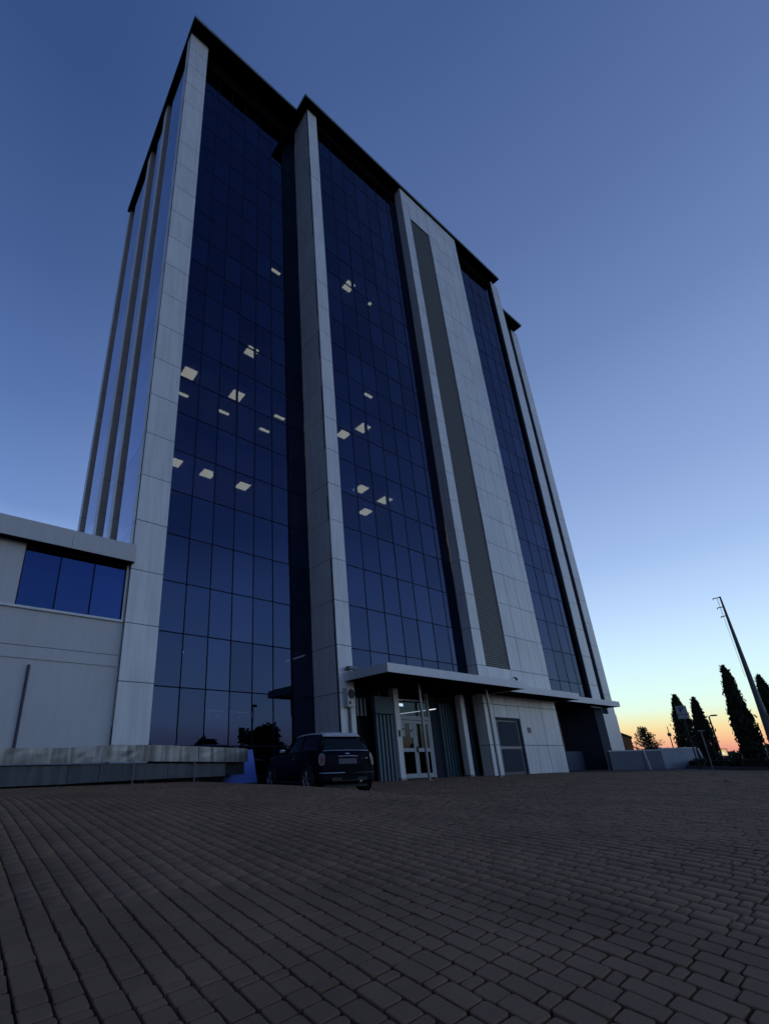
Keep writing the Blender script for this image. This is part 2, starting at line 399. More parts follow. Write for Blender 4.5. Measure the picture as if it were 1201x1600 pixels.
# merge the joint at 2.40 above the door only: handled by skipping rows elsewhere
part = MB().box(19.14, 12.45, 2.40, 25.40, 12.51, 39.19).box(19.14, 12.45, -.02, 19.84, 12.51, 2.40).box(21.87, 12.45, -.02, 25.40, 12.51, 2.40).build('stair_core_wall', BACKING); keep(part, tower)
shared = {}
rowsC = [(-.02, PZ(0)), (PZ(0), PZ(1))]+[(PZ(k), PZ(k+1)) for k in range(1, 20)]+[(PZ(20), 36.5+.0), (36.5, 37.85), (37.85, 39.2)]
rowsC = [(a, b) for a, b in rowsC if b-a > .3]
for i in range(len(colsC)-1):
    for (a, b) in rowsC:
        x0, x1 = colsC[i], colsC[i+1]
        lou = x0 > 19.8 and x1 < 21.9
        if lou and a > 4.6 and b < 36.6: continue
        if lou and b < PZ(0)+.01: continue
        if lou and abs(a-PZ(0)) < .01: a = 2.42
        g = .012; key = (round(x1-x0, 3), round(b-a, 3))
        if key not in shared:
            o = MB().box(g, 0, g, x1-x0-g, .046, b-a-g).build('cladding_panel', CLAD); shared[key] = o.data
        else:
            o = D.objects.new('cladding_panel', shared[key]); COL.objects.link(o)
        o.location = (x0, 12.40+random.gauss(0, .002), a); o.rotation_euler = (random.gauss(0, .0012), 0, random.gauss(0, .001)); o.parent = part
clad_side(part, [12.46, 12.92], [-.02]+[r[1] for r in rowsC], 19.12)
# louvre strip
lv = MB().box(19.86, 12.48, 4.73, 21.84, 12.50, 36.5).build('louvre_strip', BACKING); keep(lv, tower)
sm = MB()
z = 4.76
while z < 36.42:
    sm.prism([(19.87, 12.452, z), (19.87, 12.440, z+.018), (19.87, 12.452, z+.104), (19.87, 12.46, z+.104), (19.87, 12.46, z)], (1.96, 0, 0)); z += .11
o = sm.build('louvre_slats', LOUV, lv); o['kind'] = 'stuff'
# pillar E and F
zsE = [PZ(k) for k in range(1, 22)]+[39.0]
pe = clad_grid('projecting_pillar', [30.72, 31.80], [3.72]+zsE[1:], 12.72)
clad_side(pe, [12.78, 13.30], [3.72]+zsE[1:], 30.72, m=DARKPAN)  # left side coloured dark to paint in its shade
o = partbox('pillar_core', BACKING, None, 30.78, 12.84, 3.72, 31.74, 14.8, 39.1); keep(o, tower)
pf = clad_grid('corner_pillar', [36.75, 37.80], [-.02]+ZR[:-1]+[39.1], 14.45)
clad_side(pf, [14.51, 15.1], [-.02]+ZR[:-1]+[39.1], 36.75, m=DARKPAN)  # same painted shade on this pillar's left side
o = partbox('pillar_core', BACKING, None, 36.81, 14.57, -.02, 37.78, 15.4, 39.1); keep(o, tower)
o = partbox('pillar_base', CLAD, None, 35.62, 14.43, -.02, 37.82, 14.7, 3.38); keep(o, tower)
# dark bases of pillar E
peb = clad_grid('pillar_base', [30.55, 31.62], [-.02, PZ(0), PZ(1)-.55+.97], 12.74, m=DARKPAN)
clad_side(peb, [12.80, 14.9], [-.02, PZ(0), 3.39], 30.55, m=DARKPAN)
o = partbox('base_core', BACKING, None, 30.61, 12.86, -.02, 31.6, 14.9, 3.39); keep(o, tower)

# glass bays -------------------------------------------------------
def bay(name, xs, ys, zs, m, lintel_top=39.2, gm=GLASS):
    """panes in plane y=ys"""
    fr = MB()
    for x in xs[1:-1]: fr.box(x-.0175, ys-.012, zs[0], x+.0175, ys+.17, zs[-1])
    for z in zs[1:-1]: fr.box(xs[0], ys-.008, z-.019, xs[-1], ys+.048, z+.019)
    fr = fr.build(name, MULL); keep(fr, tower)
    sh = {}
    for j in range(len(zs)-1):
        for i in range(len(xs)-1):
            key = (round(xs[i+1]-xs[i], 3), round(zs[j+1]-zs[j], 3))
            if key not in sh:
                g = .014; o = MB().box(g, 0, g, key[0]-g, .012, key[1]-g).build('window_pane', gm); sh[key] = o.data
            else:
                o = D.objects.new('window_pane', sh[key]); COL.objects.link(o)
            o.location = (xs[i], ys, zs[j]); o.rotation_euler = (random.gauss(0, .0012), 0, random.gauss(0, .0012)); o.parent = fr
    return fr
xsA = [4.82]+[4.94+.868*i for i in range(1, 7)]+[11.08]
xsA = [4.82, 5.78, 6.66, 7.53, 8.40, 9.27, 10.14, 11.08]
zg = [.35]+[PZ(k) for k in range(0, 22)]
zgA = zg[:-1]+[37.9]
bay('glass_bay', xsA, 14.2, zgA, None)
xsB = [11.80, 12.96, 13.99, 15.0, 16.0, 17.04, 18.08, 19.12]
zgB = [3.40]+[PZ(k) for k in range(2, 21)]+[38.35]
bay('glass_bay', xsB, 12.93, zgB, None)
xsD = [25.42, 26.5, 27.6, 28.7, 29.75, 30.72]
bay('glass_bay', xsD, 12.93, zgB, None)
# lintels above glass
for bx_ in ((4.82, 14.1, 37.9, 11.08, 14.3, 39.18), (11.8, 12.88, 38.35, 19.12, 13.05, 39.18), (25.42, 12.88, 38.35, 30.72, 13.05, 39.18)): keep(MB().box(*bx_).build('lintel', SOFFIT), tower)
# side elevation glass and ribs
SX = 3.87
def sidebay(y0, y1):
    zs = [7.2]+[PZ(k) for k in range(4, 22)]+[39.18]; fr = MB()
    for z in zs[1:-1]: fr.box(SX+.001, y0, z-.006, SX+.03, y1, z+.006)
    fr = fr.build('side_glass_bay', MULL); keep(fr, tower); sh = {}
    for j in range(len(zs)-1):
        k = round(zs[j+1]-zs[j], 3)
        if k not in sh:
            o = MB().box(0, .004, .004, .012, y1-y0-.004, k-.004).build('window_pane', SGLASS); sh[k] = o.data
        else: o = D.objects.new('window_pane', sh[k]); COL.objects.link(o)
        o.location = (SX, y0, zs[j]); o.rotation_euler = (0, random.gauss(0, .0006), random.gauss(0, .0006)); o.parent = fr
for a, b in ((14.33, 16.47), (18.12, 18.87), (21.12, 23.2)): sidebay(a, b)
zsr = [7.2]+[PZ(k) for k in range(4, 22)]+[39.18]
for a, b in ((17.5, 18.1), (20.4, 21.1), (24.8, 25.4)):
    rb = partbox('side_rib', BACKING, None, 3.92, a+.055, 7.2, 4.6, b, 39.18); keep(rb, tower)
    for j in range(len(zsr)-1):
        for nm, bx_, m_ in (('rib_face', (3.865, a, zsr[j]+.012, 4.6, a+.05, zsr[j+1]-.012), RIB), ('cladding_panel', (3.86, a+.052, zsr[j]+.012, 3.915, b, zsr[j+1]-.012), CLAD)):
            o = MB().box(*bx_).build(nm, m_); o.parent = rb
o = MB().box(4.6, 14.32, 7.2, 4.66, 25.0, 39.18).box(3.90, 16.45, 7.2, 4.6, 16.5, 39.18).box(3.90, 18.85, 7.2, 4.6, 18.9, 39.18).box(3.90, 23.18, 7.2, 4.6, 23.23, 39.18).build('side_channel', RIB); keep(o, tower)
# fix parents of rib children (children are built in world space; rib sits at the tower origin)
# hull: back and far side walls, roof
hull = MB()
hull.box(4.2, 25.0, .0, 37.5, 25.3, 39.18).box(37.2, 14.6, 0, 37.5, 25.0, 39.18)
hull.box(31.8, 14.8, 3.4, 36.75, 14.95, 39.18).box(31.62, 14.9, -.02, 36.75, 15.05, 3.38)
o = hull.build('rear_wall', CLAD); keep(o, tower)
# interior floors
fl = MB(); 
for j in range(3, 22, 2):
    zc = PZ(j)-.5
    o = MB().box(4.25, 14.40, zc, 11.0, 24.9, zc+.45).box(11.0, 14.40, zc, 31.7, 24.9, zc+.45).box(31.7, 15.1, zc, 37.1, 24.9, zc+.45).box(11.9, 13.1, zc, 19.05, 14.40, zc+.45).box(25.5, 13.1, zc, 30.65, 14.40, zc+.45).build('floor_slab', CEIL); keep(o, tower)
o = MB().box(5.2, 19.6, 0, 37, 19.75, 39.1).box(11.86, 14.42, 3.5, 11.95, 19.6, 39.1).box(19.2, 12.6, 3.5, 19.3, 19.6, 39.1).box(25.2, 12.6, 3.5, 25.3, 19.6, 39.1).build('inner_wall', INNER); keep(o, tower)
# ground floor slab
# eaves
ev = MB()
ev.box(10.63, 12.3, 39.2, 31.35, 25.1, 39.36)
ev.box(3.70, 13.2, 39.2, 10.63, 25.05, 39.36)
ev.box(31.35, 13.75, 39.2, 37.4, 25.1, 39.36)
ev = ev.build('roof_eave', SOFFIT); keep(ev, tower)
fa = MB()
RT = .03
for (x0, y0, x1, y1) in ((10.63-RT, 12.3-RT, 31.35+RT, 12.3), (10.63-RT, 12.3, 10.63, 13.2-RT), (3.70-RT, 13.2-RT, 10.63-.001, 13.2), (3.70-RT, 13.2, 3.70, 25.05),
                         (31.35, 12.3, 31.35+RT, 13.75-RT), (31.35+.001, 13.75-RT, 37.4+RT, 13.75), (37.4, 13.75, 37.4+RT, 25.1)):
    fa.box(x0, y0, 39.22, x1, y1, 39.44)
o = fa.build('roof_fascia', mat('roof_edge', (.16, .19, .17), .5), None); keep(o, tower)

# lit ceiling lights
def ceil_light(x, y, z, w_=.62, l_=.62, small=0, m=LAMPM):
    fr = MB().box(-w_/2-.03, -l_/2-.03, -.03, w_/2+.03, l_/2+.03, -.001).build('ceiling_light', TRIM)
    fr.location = (x, y, z); 
    o = MB().box(-w_/2, -l_/2, -.045, w_/2, l_/2, -.032).build('diffuser', m, fr)
    return fr
cz = lambda j: PZ(j)-.5
LIGHTS = [(5.6,15.0,9,1),(8.8,15.3,11,1),(10.3,15.3,15,0),(7.9,15.0,9,1),(5.83,16.3,9,0),(7.9,16.3,9,0),(10.3,15.1,9,0),(10.2,16.3,9,0),(5.85,16.6,7,1),(7.4,16.6,7,1),(9.2,16.6,7,1),
          (14.3,13.6,15,1),(16.1,13.7,15,2),(15.7,14.2,11,0),(13.7,14.3,9,1),(14.2,13.4,9,1),(14.0,13.7,7,1),(15.7,15.2,7,1),(15.7,13.8,7,1)]
for i, (x, y, j, big) in enumerate(LIGHTS):
    s = {1: (.56, .56), 0: (.56, .16), 2: (.2, .2)}[big]
    o = ceil_light(x, y, cz(j), *s); keep(o, tower)

DIM = mat('interior_strip_dim', (.5, .5, .5), .5, emit=(.55, .75, 1), estr=1.6)
for a, b in (((7.5, 16.0, 2.56), (8.25, 16.0, 2.54)), ((8.48, 16.0, 2.54), (9.3, 16.0, 2.53))): keep(MB().tube([a, b], .02, 6).build('interior_strip_light', DIM), tower)
keep(MB().box(5.83, 14.28, 4.11, 5.87, 14.30, 4.15).build('light_dot', mat('reflected_lamp_dot', (.5,.5,.5), .5, emit=(.9, .95, 1), estr=9)), tower)  # glowing dot standing in for a lamp's reflection in the glass
for x_, z_ in ((7.68, 2.31), (8.03, 2.36), (8.58, 2.36), (8.93, 2.35)): keep(MB().box(x_-.03, 16, z_-.03, x_+.03, 16.03, z_+.03).build('light_dot', DIM), tower)
keep(MB().tube([(10.93, 14.5, 4.63), (10.93, 15.8, 4.63)], .025, 6).build('interior_tube_light', mat('interior_tube', (.5,.5,.5), .5, emit=(.75, .85, 1), estr=3.2)), tower)
# ------------------------------------------------------------------ canopies
cpy = MB()
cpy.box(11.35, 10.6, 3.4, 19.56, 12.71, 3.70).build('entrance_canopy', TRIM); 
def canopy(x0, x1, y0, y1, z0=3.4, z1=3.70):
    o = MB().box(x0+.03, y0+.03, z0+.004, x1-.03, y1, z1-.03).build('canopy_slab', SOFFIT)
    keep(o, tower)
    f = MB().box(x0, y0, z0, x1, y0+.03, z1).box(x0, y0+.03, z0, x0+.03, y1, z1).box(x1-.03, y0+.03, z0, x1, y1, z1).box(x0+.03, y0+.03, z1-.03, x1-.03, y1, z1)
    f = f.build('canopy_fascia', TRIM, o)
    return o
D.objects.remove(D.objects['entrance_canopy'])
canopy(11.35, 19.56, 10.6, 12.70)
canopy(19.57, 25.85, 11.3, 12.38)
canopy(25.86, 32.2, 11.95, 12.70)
# soffit behind canopy line (entrance ceiling)
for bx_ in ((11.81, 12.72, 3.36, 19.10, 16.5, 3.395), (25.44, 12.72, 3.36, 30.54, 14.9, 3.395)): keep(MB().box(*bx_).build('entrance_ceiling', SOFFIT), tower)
for (x, y) in ((14.29, 11.85), (18.0, 11.45)):
    g = G(x, y); p = MB().tube([(x, y, g), (x, y, 3.4)], .05, 12).box(x-.09, y-.09, g-.01, x+.09, y+.09, g+.015).build('canopy_post', STEEL, smooth=False); keep(p, tower)
# entrance columns
for (x0, x1, y) in ((13.95, 14.22, 12.85), (18.12, 18.40, 12.85)):
    o = partbox('entrance_column', CLAD, None, x0, y, 0, x1, y+.28, 3.36, bevel=.01); keep(o, tower)
    o2 = MB().box(x0-.01, y-.01, -.01, x1+.01, y+.29, .10).build('column_base', STEEL, o)
    o2.parent = o; o2.matrix_parent_inverse = Matrix()
ic = MB().box(14.03, 12.825, 1.55, 14.13, 12.85, 1.78).build('intercom', BLACKM, None); keep(ic, tower)
# box with louvre under canopy behind post: black sign above
# entrance doors
DY = 13.3
door = empty('entrance_door', (15.5, DY, 0)); keep(door, tower)
fr = MB()
for x0, x1 in ((14.42, 14.52), (16.43, 16.53)): fr.box(x0, DY, .04, x1, DY+.12, 3.36)
fr.box(14.52, DY, 2.24, 16.43, DY+.10, 2.40)
fr.box(14.52, DY, 3.0, 16.43, DY+.10, 3.05)
fr = fr.build('door_frame', FRAME); fr.parent = door; fr.matrix_parent_inverse = Matrix.Translation((-15.5, -DY, 0))
def leaf(x0, x1):
    b = MB(); z0, z1 = .06, 2.22
    b.box(x0, DY+.01, z0, x0+.10, DY+.06, z1).box(x1-.10, DY+.01, z0, x1, DY+.06, z1).box(x0+.1, DY+.01, z0, x1-.1, DY+.06, z0+.16).box(x0+.1, DY+.01, z1-.12, x1-.1, DY+.06, z1).box(x0+.1, DY+.01, 1.02, x1-.1, DY+.06, 1.16)
    l = b.build('door_leaf', FRAME); l.parent = door; l.matrix_parent_inverse = Matrix.Translation((-15.5, -DY, 0))
    for za, zb in ((z0+.16, 1.02), (1.16, z1-.12)):
        g = MB().box(x0+.1, DY+.03, za, x1-.1, DY+.036, zb).build('glass_panel', DGLASS, l)
    return l
l1 = leaf(14.53, 15.47); l2 = leaf(15.49, 16.42)
MB().box(15.50, DY-.05, 1.0, 15.54, DY+.005, 1.22).build('handle', BLACKM, l2)
g = MB().box(14.52, DY+.04, 2.40, 16.43, DY+.046, 2.98).build('transom_glass', DGLASS, fr)
# interior of lobby
lob = MB().box(14.2, 19.4, 0, 18.4, 19.5, 3.36).box(13.8, 13.5, 0, 13.9, 19.4, 3.36).box(18.3, 13.5, 0, 18.4, 19.4, 3.36).box(13.8, 13.5, -.01, 18.4, 19.4, .03)
o = lob.build('lobby_wall', mat('lobby_paint', (.25, .22, .17), .8)); keep(o, tower)
o = MB().box(15.02, 13.6, 2.80, 15.28, 13.62, 2.91).build('lobby_lamp', mat('lobby_lamp_white', (.8,.8,.8), .5, emit=(.85, .9, 1), estr=2.5)); keep(o, tower)
# wall tube light, runs into the lobby
o = MB().tube([(14.74, 13.44, 2.45), (17.14, 13.44, 2.76)], .016, 8).build('tube_light', LAMPW); keep(o, tower)
# notices on the door glass
for (x, z) in ((14.72, 1.9), (14.72, 1.6), (15.2, 1.85), (15.22, 1.55), (15.95, 1.75)):
    nn = MB().box(x, DY+.022, z, x+.2, DY+.026, z+.24).build('paper_notice', mat('paper', (.5, .5, .5), .8), l1 if x < 15.4 else l2)
# teal shutters either side of the door (ribbed)
EDGE = mat('rib_edge_light', (.22, .26, .32), .5)
def ribbed(name, x0, x1, y, z0, z1, n, m, m2=None, w_=.16, back=True):
    part = MB().box(x0, y+.06, z0, x1, y+.08, z1).build(name, m); keep(part, tower)
    st = (x1-x0)/n
    for i in range(n):
        a = x0+(i+.1)*st
        MB().prism([(a, y+.059, z0), (a+.01, y, z0), (a+st*.62, y, z0), (a+st*.66, y+.059, z0)], (0, 0, z1-z0)).build('rib', m, part)
        MB().box(a+.012, y-.012, z0, a+.012+st*w_, y-.001, z1).build('rib_edge', m2 or EDGE, part)
    return part
ribbed('ribbed_panel', 12.95, 13.92, 12.92, .02, 2.33, 5, TEAL)
o = partbox('shutter_box', TEAL, None, 12.93, 12.88, 2.36, 13.93, 13.1, 3.0, bevel=.01); keep(o, tower)
ribbed('ribbed_panel', 11.85, 12.93, 13.7, .02, 2.3, 5, mat('dark_slats', (.02, .022, .026), .6), mat('dark_slats', (.02, .022, .026), .6))
ribbed('ribbed_panel', 11.95, 12.94, 13.3, 2.3, 2.95, 5, mat('dark_slats', (.02, .022, .026), .6), mat('grey_slats', (.30, .30, .34), .6), w_=.45)
ribbed('ribbed_panel', 17.25, 18.2, 13.35, .02, 3.0, 5, TEAL, TEAL)
o = partbox('side_wall', NAVYP, None, 16.54, 13.45, 0, 17.25, 13.6, 3.36); keep(o, tower)
o = partbox('side_wall', NAVYP, None, 18.4, 13.10, 0, 19.10, 13.2, 3.36); keep(o, tower)
o = partbox('side_wall', NAVYP, None, 11.85, 13.9, 0, 14.0, 14.0, 3.36); keep(o, tower)
# metal service door in wall C
sdr = partbox('service_door', mat('service_door_grey', (.13, .135, .15), .5, noise=.06), None, 19.90, 12.50, .0, 21.84, 12.56, 2.36); keep(sdr, tower)
MB().box(19.86, 12.44, 0, 19.93, 12.60, 2.41).box(21.79, 12.44, 0, 21.86, 12.60, 2.41).box(19.93, 12.44, 2.34, 21.79, 12.60, 2.41).build('door_frame', DARKPAN, sdr)
for z0, z1 in ((.15, 1.08), (1.22, 2.25)): MB().box(20.15, 12.475, z0, 21.6, 12.498, z1).build('door_panel', DARKPAN, sdr, bevel=.008)
MB().box(19.96, 12.485, 1.10, 21.78, 12.498, 1.19).build('push_bar', mat('bar_grey', (.3, .3, .33), .4), sdr)
# number plaque
def text_mesh(name, body, size, loc, rot, m, parent=None, ext=.002):
    cu = D.curves.new(name, 'FONT'); cu.body = body; cu.size = size; cu.extrude = ext; cu.align_x = 'CENTER'; cu.align_y = 'CENTER'; cu.resolution_u = 2
    t = D.objects.new(name+'_c', cu); COL.objects.link(t); dg = bpy.context.evaluated_depsgraph_get(); dg.update()
    me = D.meshes.new_from_object(t.evaluated_get(dg)); D.objects.remove(t)
    o = D.objects.new(name, me); COL.objects.link(o); me.materials.clear(); me.materials.append(m)
    o.matrix_world = Matrix.Translation(loc) @ rot.to_4x4()
    if parent: o.parent = parent; o.matrix_parent_inverse = parent.matrix_basis.inverted() if False else Matrix()
    return o
RF = Matrix.Rotation(R(90), 3, 'X')
pl = partbox('number_plaque', mat('plaque_dark', (.08, .09, .13), .4), None, 22.32, 12.375, 1.80, 22.62, 12.392, 2.04); keep(pl, tower)
text_mesh('plaque_number', '78', .2, (22.47, 12.372, 1.92), RF, mat('plaque_number_grey', (.25, .27, .33), .5), pl)
# small lamp/sensor on wall above canopy
# low wall in dark recess
o = partbox('recess_wall', mat('recess_blue', (.10, .12, .17), .7), None, 27.2, 13.9, -.02, 30.5, 14.0, 1.0); keep(o, tower)
o = partbox('recess_wall', INNER, None, 25.3, 14.8, -.02, 30.5, 14.9, 3.36); keep(o, tower)
o = MB().tube([(21.95, 12.36, 4.35), (21.95, 12.26, 4.30), (21.95, 12.24, 4.2)], [.03, .05, .06], 10).build('wall_camera', BLACKM); keep(o, tower)
# floodlight on pillar B over canopy
fl2 = MB().box(11.33, 12.40, 3.80, 11.72, 12.62, 3.90).box(11.48, 12.60, 3.78, 11.56, 12.72, 3.93).build('floodlight', mat('floodlight_grey', (.16, .16, .18), .5), bevel=.01); keep(fl2, tower)

# air conditioning style unit on pillar B
ac = tag(empty('wall_unit', (11.44, 12.6, 2.5)), 'white wall mounted box with round black grille on the pillar behind the parked car', 'air conditioner')
def A(o): return keep(o, ac)
A(MB().box(11.22, 12.47, 2.48, 11.58, 12.71, 3.14).build('casing', ACW, bevel=.015))
ring = MB()
cx, cz_, = 11.405, 2.92
pts = [(cx+.155*math.cos(a), 12.462, cz_+.155*math.sin(a)) for a in np.linspace(0, 2*math.pi, 25)]
A(MB().poly([(p[0], 12.464, p[2]) for p in pts[:-1]]).build('fan_recess', BLACKM))
b = MB().tube(pts, .012, 6)
for r_ in (.06, .11): b.tube([(cx+r_*math.cos(a), 12.455, cz_+r_*math.sin(a)) for a in np.linspace(0, 2*math.pi, 17)], .004, 4)
for k in range(4): 
    a = k*math.pi/4; b.tube([(cx-.15*math.cos(a), 12.455, cz_-.15*math.sin(a)), (cx+.15*math.cos(a), 12.455, cz_+.15*math.sin(a))], .004, 4)
A(b.build('fan_grille', mat('grille_grey', (.12, .12, .13), .5)))
A(MB().box(11.28, 12.458, 2.57, 11.37, 12.468, 2.67).build('nameplate', BLACKM))
A(MB().box(11.42, 12.64, .0, 11.50, 12.71, 2.48).build('conduit', mat('conduit_grey', (.12, .13, .15), .5)))

# lettering and decals on the glass (faint white)
# ------------------------------------------------------------------ annex (low wing)
annex = tag(empty('low_annex', (0, 19, 0)), 'low pale annex with overhanging flat roof and dark blue ribbon window, left of the tower', 'building')
def B(o): return keep(o, annex)
B(MB().box(-9, 13.96, .2, 3.76, 14.16, 3.40).build('wall', CLADW))
B(MB().box(-9, 13.93, 3.40, 3.75, 14.16, 3.72).build('ledge_band', CLADW))
B(MB().box(-9, 13.95, 3.74, 3.755, 14.16, 4.72).build('wall', CLADW))
B(MB().box(-9, 13.945, 3.721, 3.74, 14.1, 3.739).build('joint', BACKING))
B(MB().box(-9, 13.88, 4.725, 3.73, 14.16, 4.79).build('window_sill', TRIM))
B(MB().box(.25, 13.95, 4.79, .90, 14.16, 6.62).build('wall_pier', CLADW))
B(MB().box(3.70, 13.97, 4.79, 3.76, 14.16, 6.62).build('wall_pier', TRIM))
wd = B(MB().box(.90, 13.98, 6.52, 3.70, 14.10, 6.62).box(.90, 13.98, 4.79, .93, 14.1, 6.52).box(3.67, 13.98, 4.79, 3.70, 14.1, 6.52).box(1.83, 13.98, 4.79, 1.855, 14.1, 6.52).box(2.76, 13.98, 4.79, 2.785, 14.1, 6.52).build('window', MULL))
for a, b_ in ((.93, 1.83), (1.855, 2.76), (2.785, 3.67)):
    o = MB().box(a, 14.02, 4.795, b_, 14.03, 6.52).build('window_pane', WGLASS); o.parent = wd
wd2 = B(MB().box(-9, 13.98, 6.52, .25, 14.1, 6.62).box(.22, 13.98, 4.79, .25, 14.1, 6.52).box(-.7, 13.98, 4.79, -.67, 14.1, 6.52).build('window', MULL))
o = MB().box(-.67, 14.02, 4.79, .22, 14.03, 6.52).build('window_pane', DGLASS); o.parent = wd2
o = B(MB().box(-9, 14.02, 4.79, -.7, 14.03, 6.52).build('window_pane', WGLASS))
B(MB().box(-.3, 14.6, 6.5, .2, 14.9, 6.53).build('strip_light', LAMPW))
B(MB().box(-9, 14.2, 0, 3.7, 25, .2).box(-9, 24.8, .2, 3.7, 25, 6.6).box(-9, 14.17, 6.54, 3.74, 25, 6.62).box(-9.0, 14.16, .2, -8.8, 24.8, 6.54).build('shell', INNER))
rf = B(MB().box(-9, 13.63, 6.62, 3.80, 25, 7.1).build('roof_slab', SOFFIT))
zb = [-9, -6.2, -3.2, -.2, 2.0, 3.82]
for i in range(len(zb)-1):
    o = MB().box(zb[i]+.004, 13.60, 6.60, zb[i+1]-.004, 13.628, 7.17).build('fascia_panel', CLADW); o.parent = rf
o = MB().box(3.801, 13.632, 6.60, 3.83, 13.81, 7.17).build('fascia_panel', CLADW); o.parent = rf
B(MB().box(-9, 13.7, 7.101, 3.76, 25, 7.14).build('roof_membrane', INNER))
B(MB().tube([(1.50, 13.92, 1.1), (1.50, 13.92, 3.24)], .035, 8).build('downpipe', mat('downpipe_dark', (.06, .05, .08), .5)))

# ------------------------------------------------------------------ metal clad ramp
ramp_ = tag(empty('access_ramp', (4, 13, 0)), 'ramp parapet clad in dull galvanised sheet metal along the foot of the annex and tower', 'ramp')
def Rm(o): return keep(o, ramp_)
def strip(name, pts, z0s, z1s, m, th=.05, out=0):
    """vertical sheets along a polyline; one object per sheet"""
    for i in range(len(pts)-1):
        (xa, ya), (xb, yb) = pts[i], pts[i+1]
        d = Vector((xb-xa, yb-ya, 0)).normalized(); n_ = Vector((d.y, -d.x, 0)); g = d*.006
        a = Vector((xa, ya, 0))+n_*out+g; b = Vector((xb, yb, 0))+n_*out-g; nseg = 6
        v = []; f = []
        for k in range(nseg+1):
            p = a.lerp(b, k/nseg); zz0 = z0s[i]+(z0s[i+1]-z0s[i])*k/nseg; zz1 = z1s[i]+(z1s[i+1]-z1s[i])*k/nseg
            for r_ in range(4):
                bul = 0 if r_ in (0, 3) or k in (0, nseg) else random.gauss(0, .0012)
                q = p+n_*bul; v.append((q.x, q.y, zz0+(zz1-zz0)*r_/3))
        for k in range(nseg):
            for r_ in range(3): f.append((k*4+r_, (k+1)*4+r_, (k+1)*4+r_+1, k*4+r_+1))
        mb = MB(); mb.v = v; mb.f = f; mb.m = [0]*len(f); o = mb.build(name, m, smooth=False)
        md = o.modifiers.new('sol', 'SOLIDIFY'); md.thickness = th; md.offset = -1
        Rm(o)
rp = [(-6, 13.15), (-3.5, 13.13), (-1.0, 13.1), (1.2, 13.06), (2.62, 12.98), (3.3, 12.82), (4.45, 12.68), (5.72, 12.58), (7.22, 12.54)]
zt = [1.13, 1.13, 1.13, 1.13, 1.14, 1.19, 1.20, 1.155, 1.10]
zm = [.775, .775, .775, .775, .775, .79, .79, .76, .73]
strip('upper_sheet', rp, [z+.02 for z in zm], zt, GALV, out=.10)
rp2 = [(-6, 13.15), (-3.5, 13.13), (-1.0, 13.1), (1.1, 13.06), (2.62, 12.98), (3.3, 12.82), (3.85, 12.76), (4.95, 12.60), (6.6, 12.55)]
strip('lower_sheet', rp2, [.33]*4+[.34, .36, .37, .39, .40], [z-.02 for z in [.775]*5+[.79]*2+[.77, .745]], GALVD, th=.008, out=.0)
cap = MB()
for i in range(len(rp)-1):
    (xa, ya), (xb, yb) = rp[i], rp[i+1]
    cap.prism([(xa, ya-.12, zt[i]-.0), (xa, ya+.1, zt[i]), (xa, ya+.1, zt[i]+.012), (xa, ya-.12, zt[i]+.012)], (xb-xa, yb-ya, zt[i+1]-zt[i]))
Rm(cap.build('parapet_cap', GALV))
deck = MB()
for i in range(len(rp)-1):
    (xa, ya), (xb, yb) = rp[i], rp[i+1]
    deck.prism([(xa, ya+.06, .42), (xb, yb+.06, .42), (xb, 14.15 if xb > 3.77 else 13.9, .42), (xa, 14.15 if xa > 3.77 else 13.9, .42)], (0, 0, .355))
Rm(deck.build('walkway_deck', BACKING))
for (x, y) in ((4.02, 12.50), (5.62, 12.44)):
    g = G(x, y); Rm(MB().tube([(x, y, g-.01), (x, y, .80)], .02, 8).build('support_post', mat('support_dull', (.16, .16, .17), .6)))
for (x, y) in ((1.1, 13.25), (2.5, 13.2), (4.5, 12.9), (5.9, 12.85), ):
    g = G(x, y); Rm(MB().box(x-.06, y-.02, g-.02, x+.06, y+.1, .43).build('foot', BLACKM))

# blue board
bb = tag(empty('display_board', (7.35, 13.3, G(7.35, 13.3))), 'plain bright blue board standing at the end of the metal ramp, beside the dark car', 'board')
zb0 = G(7.3, 13.3)
keep(MB().prism([(6.95, 13.35, zb0+.02), (8.12, 13.35, zb0+.02), (8.03, 13.5, 1.12), (7.05, 13.5, 1.12)], (0, .03, 0)).build('panel', BLUE), bb)
keep(MB().tube([(7.0, 13.42, zb0), (7.1, 13.56, 1.0)], .015, 6).tube([(8.0, 13.42, zb0), (7.92, 13.56, 1.0)], .015, 6).build('stand', BLACKM), bb)

